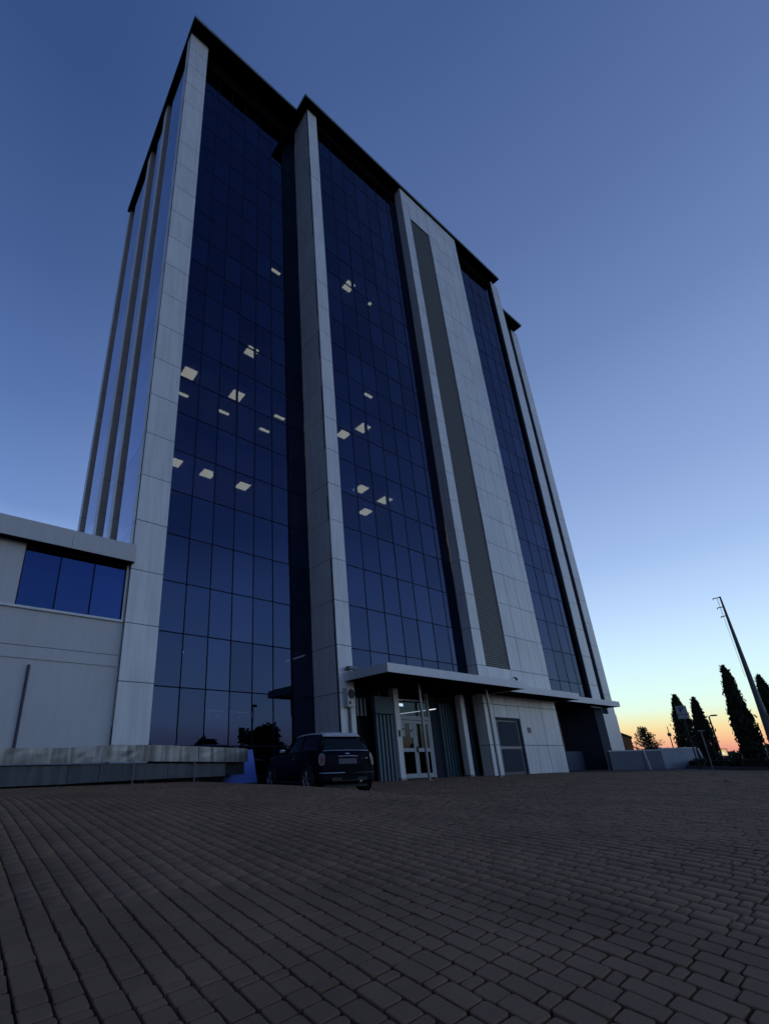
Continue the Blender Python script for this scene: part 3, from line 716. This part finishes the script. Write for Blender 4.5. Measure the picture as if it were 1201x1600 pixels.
# ------------------------------------------------------------------ car
def make_car(loc, heading, label):
    root = empty('parked_car', loc, 0); tag(root, label, 'car')
    Wd = .845   # half width
    paint = mat('car_paint_navy', (.004, .0045, .011), .36, spec=.06, noise=.05)
    cg = mat('car_glass', (.006, .008, .010), .08, spec=.28); whitep = mat('car_roof_white', (.55, .56, .60), .3)
    chrome = mat('chrome', (.6, .6, .62), .2, metal=1); rub = mat('tyre_rubber', (.018, .018, .02), .8); blk = mat('car_trim_black', (.015, .015, .017), .6)
    alloy = mat('alloy', (.42, .42, .44), .3, metal=.8); red = mat('tail_red', (.22, .02, .035), .3); clear = mat('tail_clear', (.20, .13, .16), .3)
    # local: +x forward, y left, z up; rear axle x=0, front axle x=2.47; rear end -.58, front end 3.05
    # lower body sections: (x, halfwidth, zbottom, zbelt)
    secs = [(-.60,.60,.36,.80),(-.57,.74,.26,.92),(-.48,.80,.20,.975),(-.30,.83,.18,.985),(0,.845,.18,.985),(.5,.84,.17,.97),(1.1,.835,.17,.955),(1.7,.84,.17,.94),(2.0,.84,.18,.93),(2.35,.845,.18,.91),(2.7,.82,.18,.87),(2.92,.76,.20,.80),(3.02,.64,.28,.70),(3.05,.50,.36,.60)]
    v = []; f = []
    def ring(x, hw, zb, zt):
        zmid = zb+(zt-zb)*.55
        pr = [(0, zb), (hw*.82, zb), (hw*.97, zb+.06), (hw, zb+.22 if zb+.22 < zmid else zmid-.01), (hw, zmid), (hw*.985, zt-.12), (hw*.945, zt-.03), (hw*.87, zt), (0, zt+.02)]
        full = [(x, y, z) for y, z in pr]+[(x, -y, z) for y, z in pr[-2:0:-1]]
        return full
    for s in secs: v += ring(*s)
    n = 16
    for i in range(len(secs)-1):
        for k in range(n): f.append((i*n+k, i*n+(k+1)%n, (i+1)*n+(k+1)%n, (i+1)*n+k))
    f.append(tuple(range(n))); f.append(tuple((len(secs)-1)*n+k for k in range(n)))
    mb = MB(); mb.v = v; mb.f = f; mb.m = [0]*len(f)
    body = mb.build('body', paint, root, smooth=True)
    # wheel arches cut: boolean-free, use dark discs proud of the body
    # greenhouse
    gh_s = [(-.545,.69,.69,.97,.975),(-.47,.70,.60,.97,1.13),(-.37,.715,.555,.97,1.285),(-.25,.72,.545,.97,1.365),(.5,.735,.565,.96,1.385),(1.0,.735,.56,.95,1.365),(1.22,.73,.555,.94,1.33),(1.78,.70,.66,.93,.955)]
    v = []; f = []
    for (x, wb, wt, zb, ztp) in gh_s:
        v += [(x, wb, zb), (x, wt+(wb-wt)*.06, ztp-.03), (x, wt*.93, ztp), (x, -wt*.93, ztp), (x, -wt-(wb-wt)*.06, ztp-.03), (x, -wb, zb)]
    for i in range(len(gh_s)-1):
        for k in range(5): f.append((i*6+k, i*6+k+1, (i+1)*6+k+1, (i+1)*6+k))
    f.append(tuple(range(6))); f.append(tuple((len(gh_s)-1)*6+k for k in range(6)))
    mb = MB(); mb.v = v; mb.f = f; mb.m = [0]*len(f); mb.build('windows', cg, root, smooth=False)
    # roof
    rs = [(-.38,.535,1.315),(-.30,.55,1.36),(-.15,.565,1.388),(.4,.58,1.402),(.9,.58,1.39),(1.15,.57,1.362),(1.27,.555,1.325)]
    v = []; f = []
    for (x, wt, zt_) in rs: v += [(x, wt, zt_-.035), (x, wt*.93, zt_-.004), (x, wt*.6, zt_+.008), (x, 0, zt_+.012), (x, -wt*.6, zt_+.008), (x, -wt*.93, zt_-.004), (x, -wt, zt_-.035)]
    for i in range(len(rs)-1):
        for k in range(6): f.append((i*7+k, i*7+k+1, (i+1)*7+k+1, (i+1)*7+k))
    mb = MB(); mb.v = v; mb.f = f; mb.m = [0]*len(f); ro = mb.build('roof', whitep, root, smooth=True)
    md = ro.modifiers.new('s', 'SOLIDIFY'); md.thickness = .018; md.offset = 1
    # pillars
    for s in (1, -1):
        pb_ = MB()
        pb_.tube([(-.45, s*.70, .96), (-.40, s*.60, 1.22), (-.28, s*.555, 1.34)], [.045, .04, .03], 6)
        pb_.tube([(.62, s*.735, .955), (.60, s*.575, 1.37)], .02, 6)
        pb_.tube([(1.80, s*.69, .93), (1.24, s*.57, 1.33)], .025, 6)
        pb_.build('window_pillar', paint if s else paint, root)
    # rear lower window surround (spoiler)
    MB().prism([(-.33, -.50, 1.345), (-.42, -.48, 1.315), (-.42, -.48, 1.300), (-.33, -.50, 1.32)], (0, .98, 0)).build('spoiler', whitep, root)
    MB().box(-.45, -.62, .14, 2.8, .62, .40).build('underbody', blk, root)
    # belt chrome line
    for s in (1, -1):
        MB().tube([(-.56, s*.70, .955), (-.40, s*.765, .975), (0, s*.79, .985), (.6, s*.80, .978), (1.2, s*.795, .965), (1.75, s*.77, .945)], .008, 5).build('belt_trim', blk, root)
    MB().tube([(-.535, -.68, .955), (-.575, -.45, .965), (-.585, 0, .97), (-.575, .45, .965), (-.535, .68, .955)], .009, 5).build('tailgate_trim', chrome, root)
    # bumper
    bm_ = MB(); 
    for (z0, z1, xx) in ((.30, .62, -.66),):
        pts = [(-.30, .86), (-.48, .84), (-.60, .72), (xx, .45), (xx-.01, 0), (xx, -.45), (-.60, -.72), (-.48, -.84), (-.30, -.86)]
        for i in range(len(pts)-1):
            (xa, ya), (xb, yb) = pts[i], pts[i+1]
            bm_.prism([(xa, ya, z0), (xb, yb, z0), (xb*.97+.0, yb*.95, z0), (xa*.97, ya*.95, z0)], (0, 0, z1-z0))
    bmp = bm_.build('rear_bumper', paint, root)
    for s in (1, -1):
        MB().tube([(-.675, s*.14, .46), (-.668, s*.45, .46), (-.61, s*.72, .46), (-.56, s*.79, .46)], .011, 5).build('chrome_strip', chrome, bmp)
    MB().box(-.665, -.50, .28, -.55, .50, .36).build('lower_valance', blk, bmp)
    # tail lights
    for s in (1, -1):
        pts = [(.0, .0), (.10, .02), (.125, .26), (.03, .27)]
        # on rear corner: plane slanting
        def oval(cx_, cy_, cz2, hw, hh, lean, n_=14):
            r_ = []
            for k in range(n_):
                a = 2*math.pi*k/n_; u_ = math.copysign(abs(math.cos(a))**.7, math.cos(a))*hw; v_ = math.copysign(abs(math.sin(a))**.8, math.sin(a))*hh
                r_.append((cx_+abs(u_+hw)*.55*1.0+v_*lean, s*(cy_+u_-v_*.10), cz2+v_))
            return r_
        q = oval(-.615, .725, .765, .055, .135, .10)
        tl = MB().prism(q, (.05, 0, 0)).build('tail_light', clear, root)
        MB().prism(oval(-.625, .725, .755, .034, .075, .10), (.02, 0, 0)).build('lens_red', red, tl)
        MB().tube(q+[q[0]], .008, 5).build('bezel', mat('bezel_dim', (.3, .3, .32), .4, metal=.5), tl)
    # plate, handle, badge
    MB().box(-.615, -.26, .66, -.60, .26, .78).build('number_plate', mat('plate_white', (.085, .09, .12), .5), root)
    MB().tube([(-.625, -.28, .825), (-.635, 0, .835), (-.625, .28, .825)], .016, 6).build('tailgate_handle', chrome, root)
    MB().tube([(-.598, -.06, .89), (-.60, .06, .89)], .02, 8).build('badge', chrome, root)
    MB().box(-.60, -.60, .775, -.585, -.42, .795).build('model_lettering', chrome, root)
    # exhaust
    MB().tube([(-.70, -.30, .27), (-.5, -.30, .27)], .03, 10).build('exhaust_pipe', chrome, root)
    # wiper
    MB().tube([(-.56, .02, 1.0), (-.50, .30, 1.06)], .008, 5).build('rear_wiper', blk, root)
    # mirrors
    for s in (1, -1):
        MB().box(1.42, s*.80 if s > 0 else -.96, .955, 1.55, .96 if s > 0 else -.80, 1.06).build('wing_mirror', chrome, root, bevel=.03)
        MB().tube([(1.0-.28, s*.852, .80), (1.0-.14, s*.855, .80)], .012, 6).build('door_handle', chrome, root)
        # door shut line
        MB().tube([(.58, s*.842, .95), (.56, s*.849, .60), (.60, s*.845, .25)], .004, 4).build('door_gap', blk, root)
        MB().tube([(.30, s*.850, .235), (2.1, s*.852, .235)], .035, 6).build('side_sill', blk, root)
    MB().tube([(1.1, 0, 1.40), (1.0, 0, 1.46), (.62, 0, 1.60)], .005, 5).build('aerial', blk, root)
    # wheels and arches
    for (wx, s) in ((0, 1), (0, -1), (2.47, 1), (2.47, -1)):
        aw = MB(); N_ = 22
        pts = [(wx+.355*math.cos(a), s*.853, .305+.355*math.sin(a)) for a in np.linspace(-.25, math.pi+.25, N_)]
        aw.tube(pts, .028, 6); aw.build('wheel_arch', blk, root, smooth=True)
        disc = [(wx+.345*math.cos(a), s*.849, .305+.345*math.sin(a)) for a in np.linspace(0, 2*math.pi, 28)[:-1]]
        MB().poly(disc).build('arch_liner', mat('arch_black', (.004, .004, .005), .9), root)
        wh = MB(); prof = [(.19, .0), (.21, .025), (.285, .02), (.305, .0), (.308, -.09), (.295, -.17), (.20, -.18)]
        N_ = 28
        for j, (r_, yy) in enumerate(prof):
            for k in range(N_):
                a = 2*math.pi*k/N_; wh.v.append((wx+r_*math.cos(a), s*(.865+yy), .305+r_*math.sin(a)))
        for j in range(len(prof)-1):
            for k in range(N_): wh.f.append((j*N_+k, j*N_+(k+1)%N_, (j+1)*N_+(k+1)%N_, (j+1)*N_+k)); wh.m.append(0)
        wl = wh.build('wheel', rub, root, smooth=True)
        rm = MB()
        rimr = [(wx+.20*math.cos(a), s*.868, .305+.20*math.sin(a)) for a in np.linspace(0, 2*math.pi, 25)]
        rm.tube(rimr, .014, 6)
        for k in range(5):
            a = 2*math.pi*k/5+.3
            ca, sa = math.cos(a), math.sin(a)
            for da in (-.16, .16):
                rm.tube([(wx+.04*ca, s*.872, .305+.04*sa), (wx+.19*math.cos(a+da), s*.866, .305+.19*math.sin(a+da))], [.018, .014], 5)
        rm.tube([(wx, s*.85, .305), (wx, s*.885, .305)], .045, 10)
        rm.build('alloy_rim', alloy, wl, smooth=False)
        MB().poly([(wx+.19*math.cos(a), s*.853, .305+.19*math.sin(a)) for a in np.linspace(0, 2*math.pi, 24)[:-1]]).build('brake_disc', mat('brake_dark', (.03, .03, .03), .6), wl)
    root.rotation_euler = (0, 0, heading); root.scale = (1.0, 1.0, 1.035)
    return root
hd = R(79)
rc = (8.56, 10.12)
car = make_car((rc[0], rc[1], G(*rc)-.0), hd, 'small dark navy hatchback with a white roof parked before the entrance pillar')

# ------------------------------------------------------------------ trees and plants
FOL = mat('cypress_foliage', (.030, .042, .022), .8, island=.35)
FOL2 = mat('broadleaf_foliage', (.035, .05, .022), .8, island=.35)
BARK = mat('bark', (.06, .045, .035), .9, noise=.2)
def leafcloud(pts, size, up=.0, name='crown', m=FOL, parent=None, elong=1.6):
    n = len(pts); a = rng.random(n)*2*math.pi; b = rng.normal(0, .5, n)
    d = np.stack([np.cos(a)*np.cos(b), np.sin(a)*np.cos(b), np.sin(b)+up], -1); d /= np.linalg.norm(d, axis=1)[:, None]
    e = np.cross(d, rng.normal(0, 1, (n, 3))); e /= np.linalg.norm(e, axis=1)[:, None]
    s = (size*(.6+.8*rng.random(n)))[:, None]
    A_ = pts-d*s*elong*.5; V = np.stack([A_-e*s*.28, A_+e*s*.28, pts+d*s*elong*.2+e*s*.3, pts+d*s*elong*.6, pts+d*s*elong*.2-e*s*.3], 1).reshape(-1, 3)
    me = D.meshes.new(name); me.vertices.add(n*5); me.vertices.foreach_set('co', V.reshape(-1))
    me.loops.add(n*5); me.loops.foreach_set('vertex_index', np.arange(n*5, dtype=np.int32)); me.polygons.add(n); me.polygons.foreach_set('loop_start', np.arange(0, n*5, 5, dtype=np.int32))
    me.update(calc_edges=True); me.materials.append(m); o = D.objects.new(name, me); COL.objects.link(o)
    if parent: keep(o, parent)
    return o
def cypress(x, y, h, r, label, seed, group=None, base=None):
    g = G(x, y) if base is None else base
    root = tag(empty('cypress_tree', (x, y, g)), label, 'cypress tree', group)
    keep(MB().tube([(x, y, g-.05), (x+.02, y, g+h*.5), (x, y, g+h*.93)], [.12, .08, .02], 8).build('trunk', BARK), root)
    n = int(7000*h/4)
    t = rng.random(n)**.8; prof = np.interp(t, [0, .1, .3, .5, .7, .85, .95, 1], [.72, .9, 1, .86, .64, .43, .24, .05])
    a = rng.random(n)*2*math.pi
    lob = 1+.14*np.sin(a*3+seed+t*9)+.12*np.sin(a*5+t*23+seed*2)+.05*np.sin(t*75+a*2)
    rr = r*prof*lob*np.sqrt(.25+.75*rng.random(n))*np.where(rng.random(n) < .06, 1.1+.25*rng.random(n), 1)
    P3 = np.stack([x+rr*np.cos(a), y+rr*np.sin(a), g+.05+t*h], -1)
    leafcloud(P3, np.full(n, .075), up=1.7, parent=root, elong=2.0)
    n2 = int(330*h/4); t = rng.random(n2)**.9; a = rng.random(n2)*2*math.pi
    prof = np.interp(t, [0, .1, .3, .5, .7, .85, .95, 1], [.72, .9, 1, .86, .64, .43, .24, .05])
    cl_ = (np.floor(a*2.3)+np.floor(t*14)*7) % 5
    rr = r*prof*(.96+.07*cl_*rng.random(n2)); P4 = np.stack([x+rr*np.cos(a), y+rr*np.sin(a), g+.05+t*h+.02], -1)
    leafcloud(P4, np.full(n2, .10), up=1.2, name='stray_shoots', parent=root, elong=2.4)
    return root
CG = 'cypresses planted behind the low wall'
cypress(40.38, 11.52, 4.45, .62, 'narrow cypress behind the white low wall, nearest the tower', 1, CG)
cypress(34.82, 9.10, 3.65, .40, 'slim cypress with a thin street sign in front of it', 2, CG)
cypress(29.45, 6.18, 4.45, .40, 'largest dark cypress, left of the tall leaning mast', 3, CG)
cypress(29.6, 5.12, 3.85, .38, 'cypress at the right edge partly hidden by the tall mast', 4, CG)
def round_tree(x, y, h, r, label, seed, base, n=5000, cat='tree', sparse=.12, size=.3, group=None):
    root = tag(empty('leafy_tree', (x, y, base)), label, cat, group)
    tr = MB().tube([(x, y, base-.1), (x+.1, y, base+h*.35), (x, y+.1, base+h*.7)], [.05*h, .035*h, .015*h], 8)
    rs = random.Random(seed); cl = []
    for k in range(16):
        a = rs.random()*6.28; zz = base+h*(.38+.55*rs.random()); q = r*(.25+.6*rs.random())*(1-abs((zz-base)/h-.55)*.9)
        c = (x+q*math.cos(a), y+q*math.sin(a), zz); cl.append((c, r*(.26+.22*rs.random())))
        tr.tube([(x, y, base+h*.3), ((x+c[0])/2, (y+c[1])/2, (base+h*.3+c[2])/2+.1), c], [.02*h, .012*h, .004*h], 5)
    keep(tr.build('trunk', BARK), root)
    P3 = []
    for i in range(n):
        c, cr = cl[rs.randrange(len(cl))]; d = Vector((rs.gauss(0, 1), rs.gauss(0, 1), rs.gauss(0, .8))).normalized()*cr*(rs.random()**.45)
        P3.append((c[0]+d.x, c[1]+d.y, c[2]+d.z))
    leafcloud(np.array(P3), np.full(n, size), up=.1, m=FOL2, parent=root)
    return root
# sparse conical tree far right of the tower
x, y = 56.8, 19.6
root = tag(empty('leafy_tree', (x, y, .0)), 'sparse conical tree silhouetted on the horizon just right of the tower', 'tree')
tb = MB().tube([(x, y, 0), (x, y, 3.5)], [.12, .02], 6); P3 = []
for k in range(110):
    zz = .5+2.75*(k/110); rr = 1.75*(1-(zz-.2)/3.6)*(.5+.75*random.random()); a = random.random()*6.28
    e = (x+rr*math.cos(a), y+rr*math.sin(a), zz+.45*rr); tb.tube([(x, y, zz), e], [.025, .008], 4)
    for q in range(16):
        s_ = .2+.85*random.random(); P3.append((x+(e[0]-x)*s_+random.gauss(0, .06), y+(e[1]-y)*s_+random.gauss(0, .06), zz+.45*rr*s_+random.gauss(0, .06)))
keep(tb.build('trunk', BARK), root); leafcloud(np.array(P3), np.full(len(P3), .085), up=.8, parent=root, m=FOL2, elong=2.2)

# low planting and kerb under the cypresses
kb = [(43.5, 13.4), (32.53, 9.7), (29.0, 7.1), (27.2, 5.2), (26.2, 3.2), (26, -3)]
mb = MB()
for i in range(len(kb)-1):
    (xa, ya), (xb, yb) = kb[i], kb[i+1]; L_ = math.hypot(xb-xa, yb-ya); n_ = max(1, int(L_/1.0))
    for k in range(n_):
        a = (xa+(xb-xa)*k/n_, ya+(yb-ya)*k/n_); b_ = (xa+(xb-xa)*(k+.985)/n_, ya+(yb-ya)*(k+.985)/n_)
        d = Vector((b_[0]-a[0], b_[1]-a[1], 0)).normalized(); nn = Vector((-d.y, d.x, 0))*.14
        mb.prism([(a[0], a[1], -.02), (b_[0], b_[1], -.02), (b_[0]+nn.x, b_[1]+nn.y, -.02), (a[0]+nn.x, a[1]+nn.y, -.02)], (0, 0, .15))
kerb = tag(mb.build('kerb', mat('kerb_concrete', (.16, .15, .15), .85, noise=.15)), kind='structure')
bed = MB().poly([(x_+.12, y_+.02, .10) for x_, y_ in kb]+[(70, -3, .10), (70, 14, .10)]).build('planting_bed', mat('soil', (.035, .03, .022), .95, noise=.3, nscale=3, bump=.6, bscale=8)); tag(bed, kind='structure')
P3 = []
for i in range(5200):
    t = random.random()*4.0; k = min(int(t), 3); u = t-k
    xx = kb[k][0]+(kb[k+1][0]-kb[k][0])*u; yy = kb[k][1]+(kb[k+1][1]-kb[k][1])*u
    xx += .5+random.random()*2.4; P3.append((xx, yy, .12+abs(random.gauss(0, .10))+.12*max(0, math.sin(xx*1.7+yy*2.3))))
hedge = leafcloud(np.array(P3), np.full(len(P3), .16), up=.6, name='low_shrubs'); tag(hedge, 'dark low shrubs growing at the foot of the cypresses', 'shrubs', kind='stuff')
# distant hedge line/horizon trees
P3 = []
for i in range(9000):
    a = R(60+60*random.random()); d = 75+random.random()*6; hh = .8+.9*(.5+.5*math.sin(a*37))*(.5+.5*math.sin(a*91+1))
    P3.append((d*math.sin(a), d*math.cos(a), random.random()*hh))
dh = leafcloud(np.array(P3), np.full(len(P3), .45), up=.4, name='horizon_hedge', m=FOL2); tag(dh, 'dark hedge along the horizon under the orange sunset', 'hedge', kind='stuff')

# low walls to the right of tower
def wallrun(name, a, b, h, m, th=.2, label=None, cap=None, cat='wall'):
    a = Vector((*a, 0)); b = Vector((*b, 0)); d = (b-a).normalized(); n_ = Vector((-d.y, d.x, 0))*th
    root = tag(empty(name, tuple((a+b)/2)), label, cat)
    keep(MB().prism([a-Vector((0,0,.1)), b-Vector((0,0,.1)), b+n_-Vector((0,0,.1)), a+n_-Vector((0,0,.1))], (0, 0, h+.1)).build('wall_body', m), root)
    e = d*.02; q = n_*.1
    keep(MB().prism([a-e-q+Vector((0,0,h)), b+e-q+Vector((0,0,h)), b+e+n_+q+Vector((0,0,h)), a-e+n_+q+Vector((0,0,h))], (0, 0, .06)).build('coping', cap or TRIM), root)
    return root
w1 = wallrun('low_wall', (29.15, 11.94), (30.42, 10.86), .92, WALLG, label='grey rendered low wall with pale coping touching the right end of the tower')
keep(MB().tube([(30.62, 10.72, 0), (30.50, 10.80, 1.0)], .045, 6).build('end_post', TRIM), w1)
w2 = wallrun('low_wall', (31.25, 11.12), (31.95, 10.47), .92, WALLG, label='dark grey recessed low wall between the grey and the white wall')
w3 = wallrun('low_wall', (32.12, 10.52), (33.72, 9.4), 1.0, WALLW, label='white low wall left of the cypress with the street sign')
keep(MB().tube([(33.90, 9.22, 0), (33.80, 9.33, 1.0)], .045, 6).build('end_post', TRIM), w3)

# brown-roofed kiosk right behind the tower corner
kk = tag(empty('kiosk', (41, 16, 0)), 'small dark brown roofed building glimpsed at the right corner of the tower', 'building')
keep(MB().prism([(41.7, 16.9, 0), (42.24, 15.52, 0), (42.24, 15.52, 1.9), (41.7, 16.9, 2.7)], (2.2, .9, 0)).build('wall', mat('kiosk_wall', (.30, .15, .07), .8)), kk)
keep(MB().prism([(41.6, 17.0, 2.78), (42.2, 15.42, 1.92), (42.2, 15.42, 2.06), (41.6, 17.0, 2.92)], (2.4, 1.0, 0)).build('roof', BROWN), kk)
keep(MB().prism([(41.80, 16.55, .9), (42.0, 16.05, .9), (42.0, 16.05, 1.6), (41.8, 16.55, 1.6)], (-.03, -.012, 0)).build('window', mat('kiosk_window', (.02, .02, .02), .3)), kk)

# tall mast
mst = tag(empty('tall_mast', (23.6, 4.4, 0)), 'tall thin mast with three short side arms near its tip, at the right edge', 'mast')
mx, my = 23.62, 4.33
keep(MB().tube([(mx, my, 0), (mx, my, 2.6), (mx, my, 4.9), (mx, my, 6.4)], [.16, .085, .052, .026], 12).build('pole', mat('mast_grey', (.13, .14, .16), .5)), mst)
b = MB()
for z_, l_ in ((6.37, .22), (5.98, .19), (5.62, .17)): b.tube([(mx, my, z_), (mx-.01, my+l_, z_), (mx-.01, my+l_+.01, z_-.05)], .018, 6)
b.tube([(mx-.01, my+.10, 5.6), (mx-.01, my+.1, 6.35)], .007, 5)
keep(b.build('side_arms', BLACKM), mst)
keep(MB().tube([(mx-.01, my+.10, 5.6), (mx, my+.11, 3.9), (mx, my+.12, 3.3)], .006, 4).build('cable', BLACKM), mst)
keep(MB().box(mx-.1, my-.38, 1.72, mx+.05, my-.16, 2.02).build('junction_box', BLACKM), mst)

# parking sign
ps = tag(empty('parking_sign', (28.9, 8.15, 0)), 'square parking sign with a small plate below, in front of the leftmost cypress', 'sign')
dv = Vector((28.9, 8.15, 0)).normalized(); rv = Vector((dv.y, -dv.x, 0)); c0 = Vector((28.9, 8.15, 0))
def board(c, w_, z0, z1, m, name, off=0, parent=ps):
    a = c-rv*w_/2-dv*off; b_ = c+rv*w_/2-dv*off
    return keep(MB().prism([(a.x, a.y, z0), (b_.x, b_.y, z0), (b_.x, b_.y, z1), (a.x, a.y, z1)], dv*.012).build(name, m), parent)
keep(MB().tube([tuple(c0+dv*.04), tuple(c0+dv*.04+Vector((0, 0, 2.9)))], .03, 8).build('post', BLACKM), ps)
board(c0, .42, 2.50, 2.90, mat('sign_grey', (.50, .52, .52), .5), 'sign_plate')
board(c0, .42, 2.30, 2.47, mat('sign_grey', (.50, .52, .52), .5), 'lower_plate')
rotb = Matrix((rv, Vector((0, 0, 1)), -dv)).transposed()
t = text_mesh('letter', 'P', .36, tuple(c0-dv*.02+Vector((0, 0, 2.70))), rotb, mat('sign_letter', (.03, .05, .16), .5)); keep(t, ps)
# T shaped street sign
ts = tag(empty('street_sign', (29.95, 7.93, 0)), 'thin white post with a small flat top plate before the slim cypress', 'sign')
c1 = Vector((29.95, 7.93, 0))
keep(MB().tube([tuple(c1), (c1.x, c1.y, 1.72)], .022, 8).build('post', mat('post_pale', (.45, .42, .38), .5)), ts)
board(c1, .26, 1.72, 1.78, mat('post_pale', (.45, .42, .38), .5), 'top_plate', parent=ts)
# street lamp arm behind second cypress
sl_ = tag(empty('street_lamp', (36.6, 9.2, 0)), 'street lamp whose flat head shows right of the slim cypress', 'street lamp')
keep(MB().tube([(36.6, 9.1, 0), (36.6, 9.1, 2.75), (36.6, 8.95, 2.82)], [.05, .04, .03], 8).build('post', BLACKM), sl_)
keep(MB().box(36.5, 8.72, 2.76, 36.75, 9.0, 2.84).build('lamp_head', mat('lamp_grey', (.2, .2, .2), .5), bevel=.02), sl_)
# illuminated sign and blue sign
isg = tag(empty('illuminated_sign', (38.8, 9.6, 0)), 'small lit yellow and white advertising sign between two cypresses', 'sign')
c2 = Vector((38.82, 9.56, 0))
board(c2, .50, .50, .98, mat('sign_case', (.10, .10, .11), .5), 'case', parent=isg)
board(c2, .43, .54, .94, mat('sign_lit', (.5, .4, .2), .5, emit=(.80, .58, .25), estr=.8), 'face', off=.012, parent=isg)
tri = [c2-rv*.12-dv*.03+Vector((0,0,.66)), c2+rv*.16-dv*.03+Vector((0,0,.66)), c2+rv*.02-dv*.03+Vector((0,0,.84))]
keep(MB().prism([tuple(q) for q in tri], dv*.01).build('emblem', mat('sign_lit_white', (.7, .7, .6), .5, emit=(1, .95, .8), estr=.8)), isg)
keep(MB().box(38.77, 9.52, 0, 38.87, 9.62, .55).build('post', BLACKM), isg)
bs = tag(empty('blue_sign', (36.9, 9.1, 0)), 'low blue sign with pale lettering under the lit yellow sign', 'sign')
c3 = Vector((36.9, 9.09, 0)); board(c3, .42, .20, .58, mat('sign_blue', (.03, .04, .12), .5), 'panel', parent=bs)
board(c3, .22, .36, .50, mat('sign_pale', (.35, .4, .5), .5), 'lettering', off=.012, parent=bs)
keep(MB().box(36.87, 9.06, 0, 36.93, 9.12, .2).build('post', BLACKM), bs)
# white van glimpsed
van = tag(empty('parked_van', (38.3, 8.6, 0)), 'pale parked van seen only in part at the foot of the largest cypress', 'van')
keep(MB().prism([(37.6, 8.2, .25), (39.6, 8.9, .25), (39.6, 8.9, .9), (39.2, 8.76, 1.15), (38.0, 8.34, 1.2), (37.7, 8.24, .8)], (.3, -.85, 0)).build('body', mat('van_grey', (.25, .25, .27), .4), bevel=.05), van)
keep(MB().tube([(37.9, 8.2, .22), (38.0, 8.3, .22)], .22, 12).tube([(39.2, 8.6, .22), (39.3, 8.75, .22)], .22, 12).build('wheel', BLACKM), van)
# thin far poles
for i, (x_, y_, h_) in enumerate(((58.84, 11.75, 4.1), (58.9, 11.4, 3.2), (57.0, 17.6, 3.3))):
    lab = ['thin pole on the horizon between the largest cypress and the mast, taller of the pair', 'thin pole on the horizon between the largest cypress and the mast, shorter of the pair', 'thin pole on the horizon left of the first cypress'][i]
    p_ = MB().tube([(x_, y_, 0), (x_, y_, h_)], [.06, .03], 6)
    if i == 2: p_.box(x_-.12, y_-.12, 2.4, x_+.12, y_+.12, 2.7)
    tag(p_.build('far_pole', BLACKM), lab, 'pole')
# debris on the plaza
q = MB(); 
for k in range(7):
    a = random.random()*6.28; r_ = .05*random.random(); s_ = .05
    cx_, cy_ = 15.6+r_*math.cos(a)+random.gauss(0, .03), 3.95+r_*math.sin(a)+random.gauss(0, .05); z_ = G(15.6, 3.95)
    q.poly([(cx_-s_, cy_, z_+.005), (cx_, cy_-s_*.6, z_+.03*random.random()+.01), (cx_+s_, cy_+.01, z_+.02), (cx_, cy_+s_*.7, z_+.05*random.random()+.02)])
tag(q.build('crumpled_leaf', mat('dry_leaf', (.02, .015, .012), .9)), 'small dark crumpled leaf lying on the pavers at the right', 'leaf')

# ------------------------------------------------------------------ what the glass reflects (behind the camera)
mir = lambda X, Y, z=0: (X, Y, z)
rs_ = tag(empty('roadside_sign', (25.0, -15.6, 0)), 'square sign on a pole seen dark in the glass reflection', 'sign')
keep(MB().box(24.67, -15.6, 3.55, 25.35, -15.55, 4.5).build('sign_plate', BLACKM), rs_)
keep(MB().tube([(25.0, -15.57, -.7), (25.0, -15.57, 3.55)], .07, 8).build('post', BLACKM), rs_)
rl = tag(empty('street_lamp', (29.8, -21.6, 0)), 'street lamp reflected in the lower glass of the left bay', 'street lamp')
keep(MB().tube([(29.8, -21.6, -.7), (29.8, -21.6, 7.5)], .05, 8).build('post', BLACKM), rl)
keep(MB().box(29.7, -21.8, 7.4, 30.25, -21.5, 7.65).build('lamp_head', BLACKM), rl)
round_tree(38.6, -33.6, 6.6, 3.3, 'broad tree reflected in the glass above the blue board', 5, -.7, n=4500, size=.42, sparse=0)
round_tree(29.3, -33.6, 5.0, 1.8, 'small tree reflected low in the left glass bay', 6, -.7, n=2200, size=.3)
round_tree(20.5, -33.6, 5.2, 1.6, 'small tree reflected beside the corner pillar', 8, -.7, n=1800, size=.3)
P3 = []
for i in range(9000):
    x_ = -70+200*random.random(); hh = 3.4+.5*math.sin(x_*.9)+.4*math.sin(x_*2.3)
    P3.append((x_, -36+random.gauss(0, .6), -.7+random.random()*hh))
o = leafcloud(np.array(P3), np.full(len(P3), .6), up=.4, name='boundary_hedge', m=FOL2); tag(o, 'dark boundary hedge reflected along the foot of the glass', 'hedge', kind='stuff')
o = MB().box(-70, -37.2, -.8, 130, -37, 2.3).build('boundary_wall', WALLG); tag(o, 'long low boundary wall behind the hedge, opposite the tower', 'wall')
print('objects', len(D.objects))
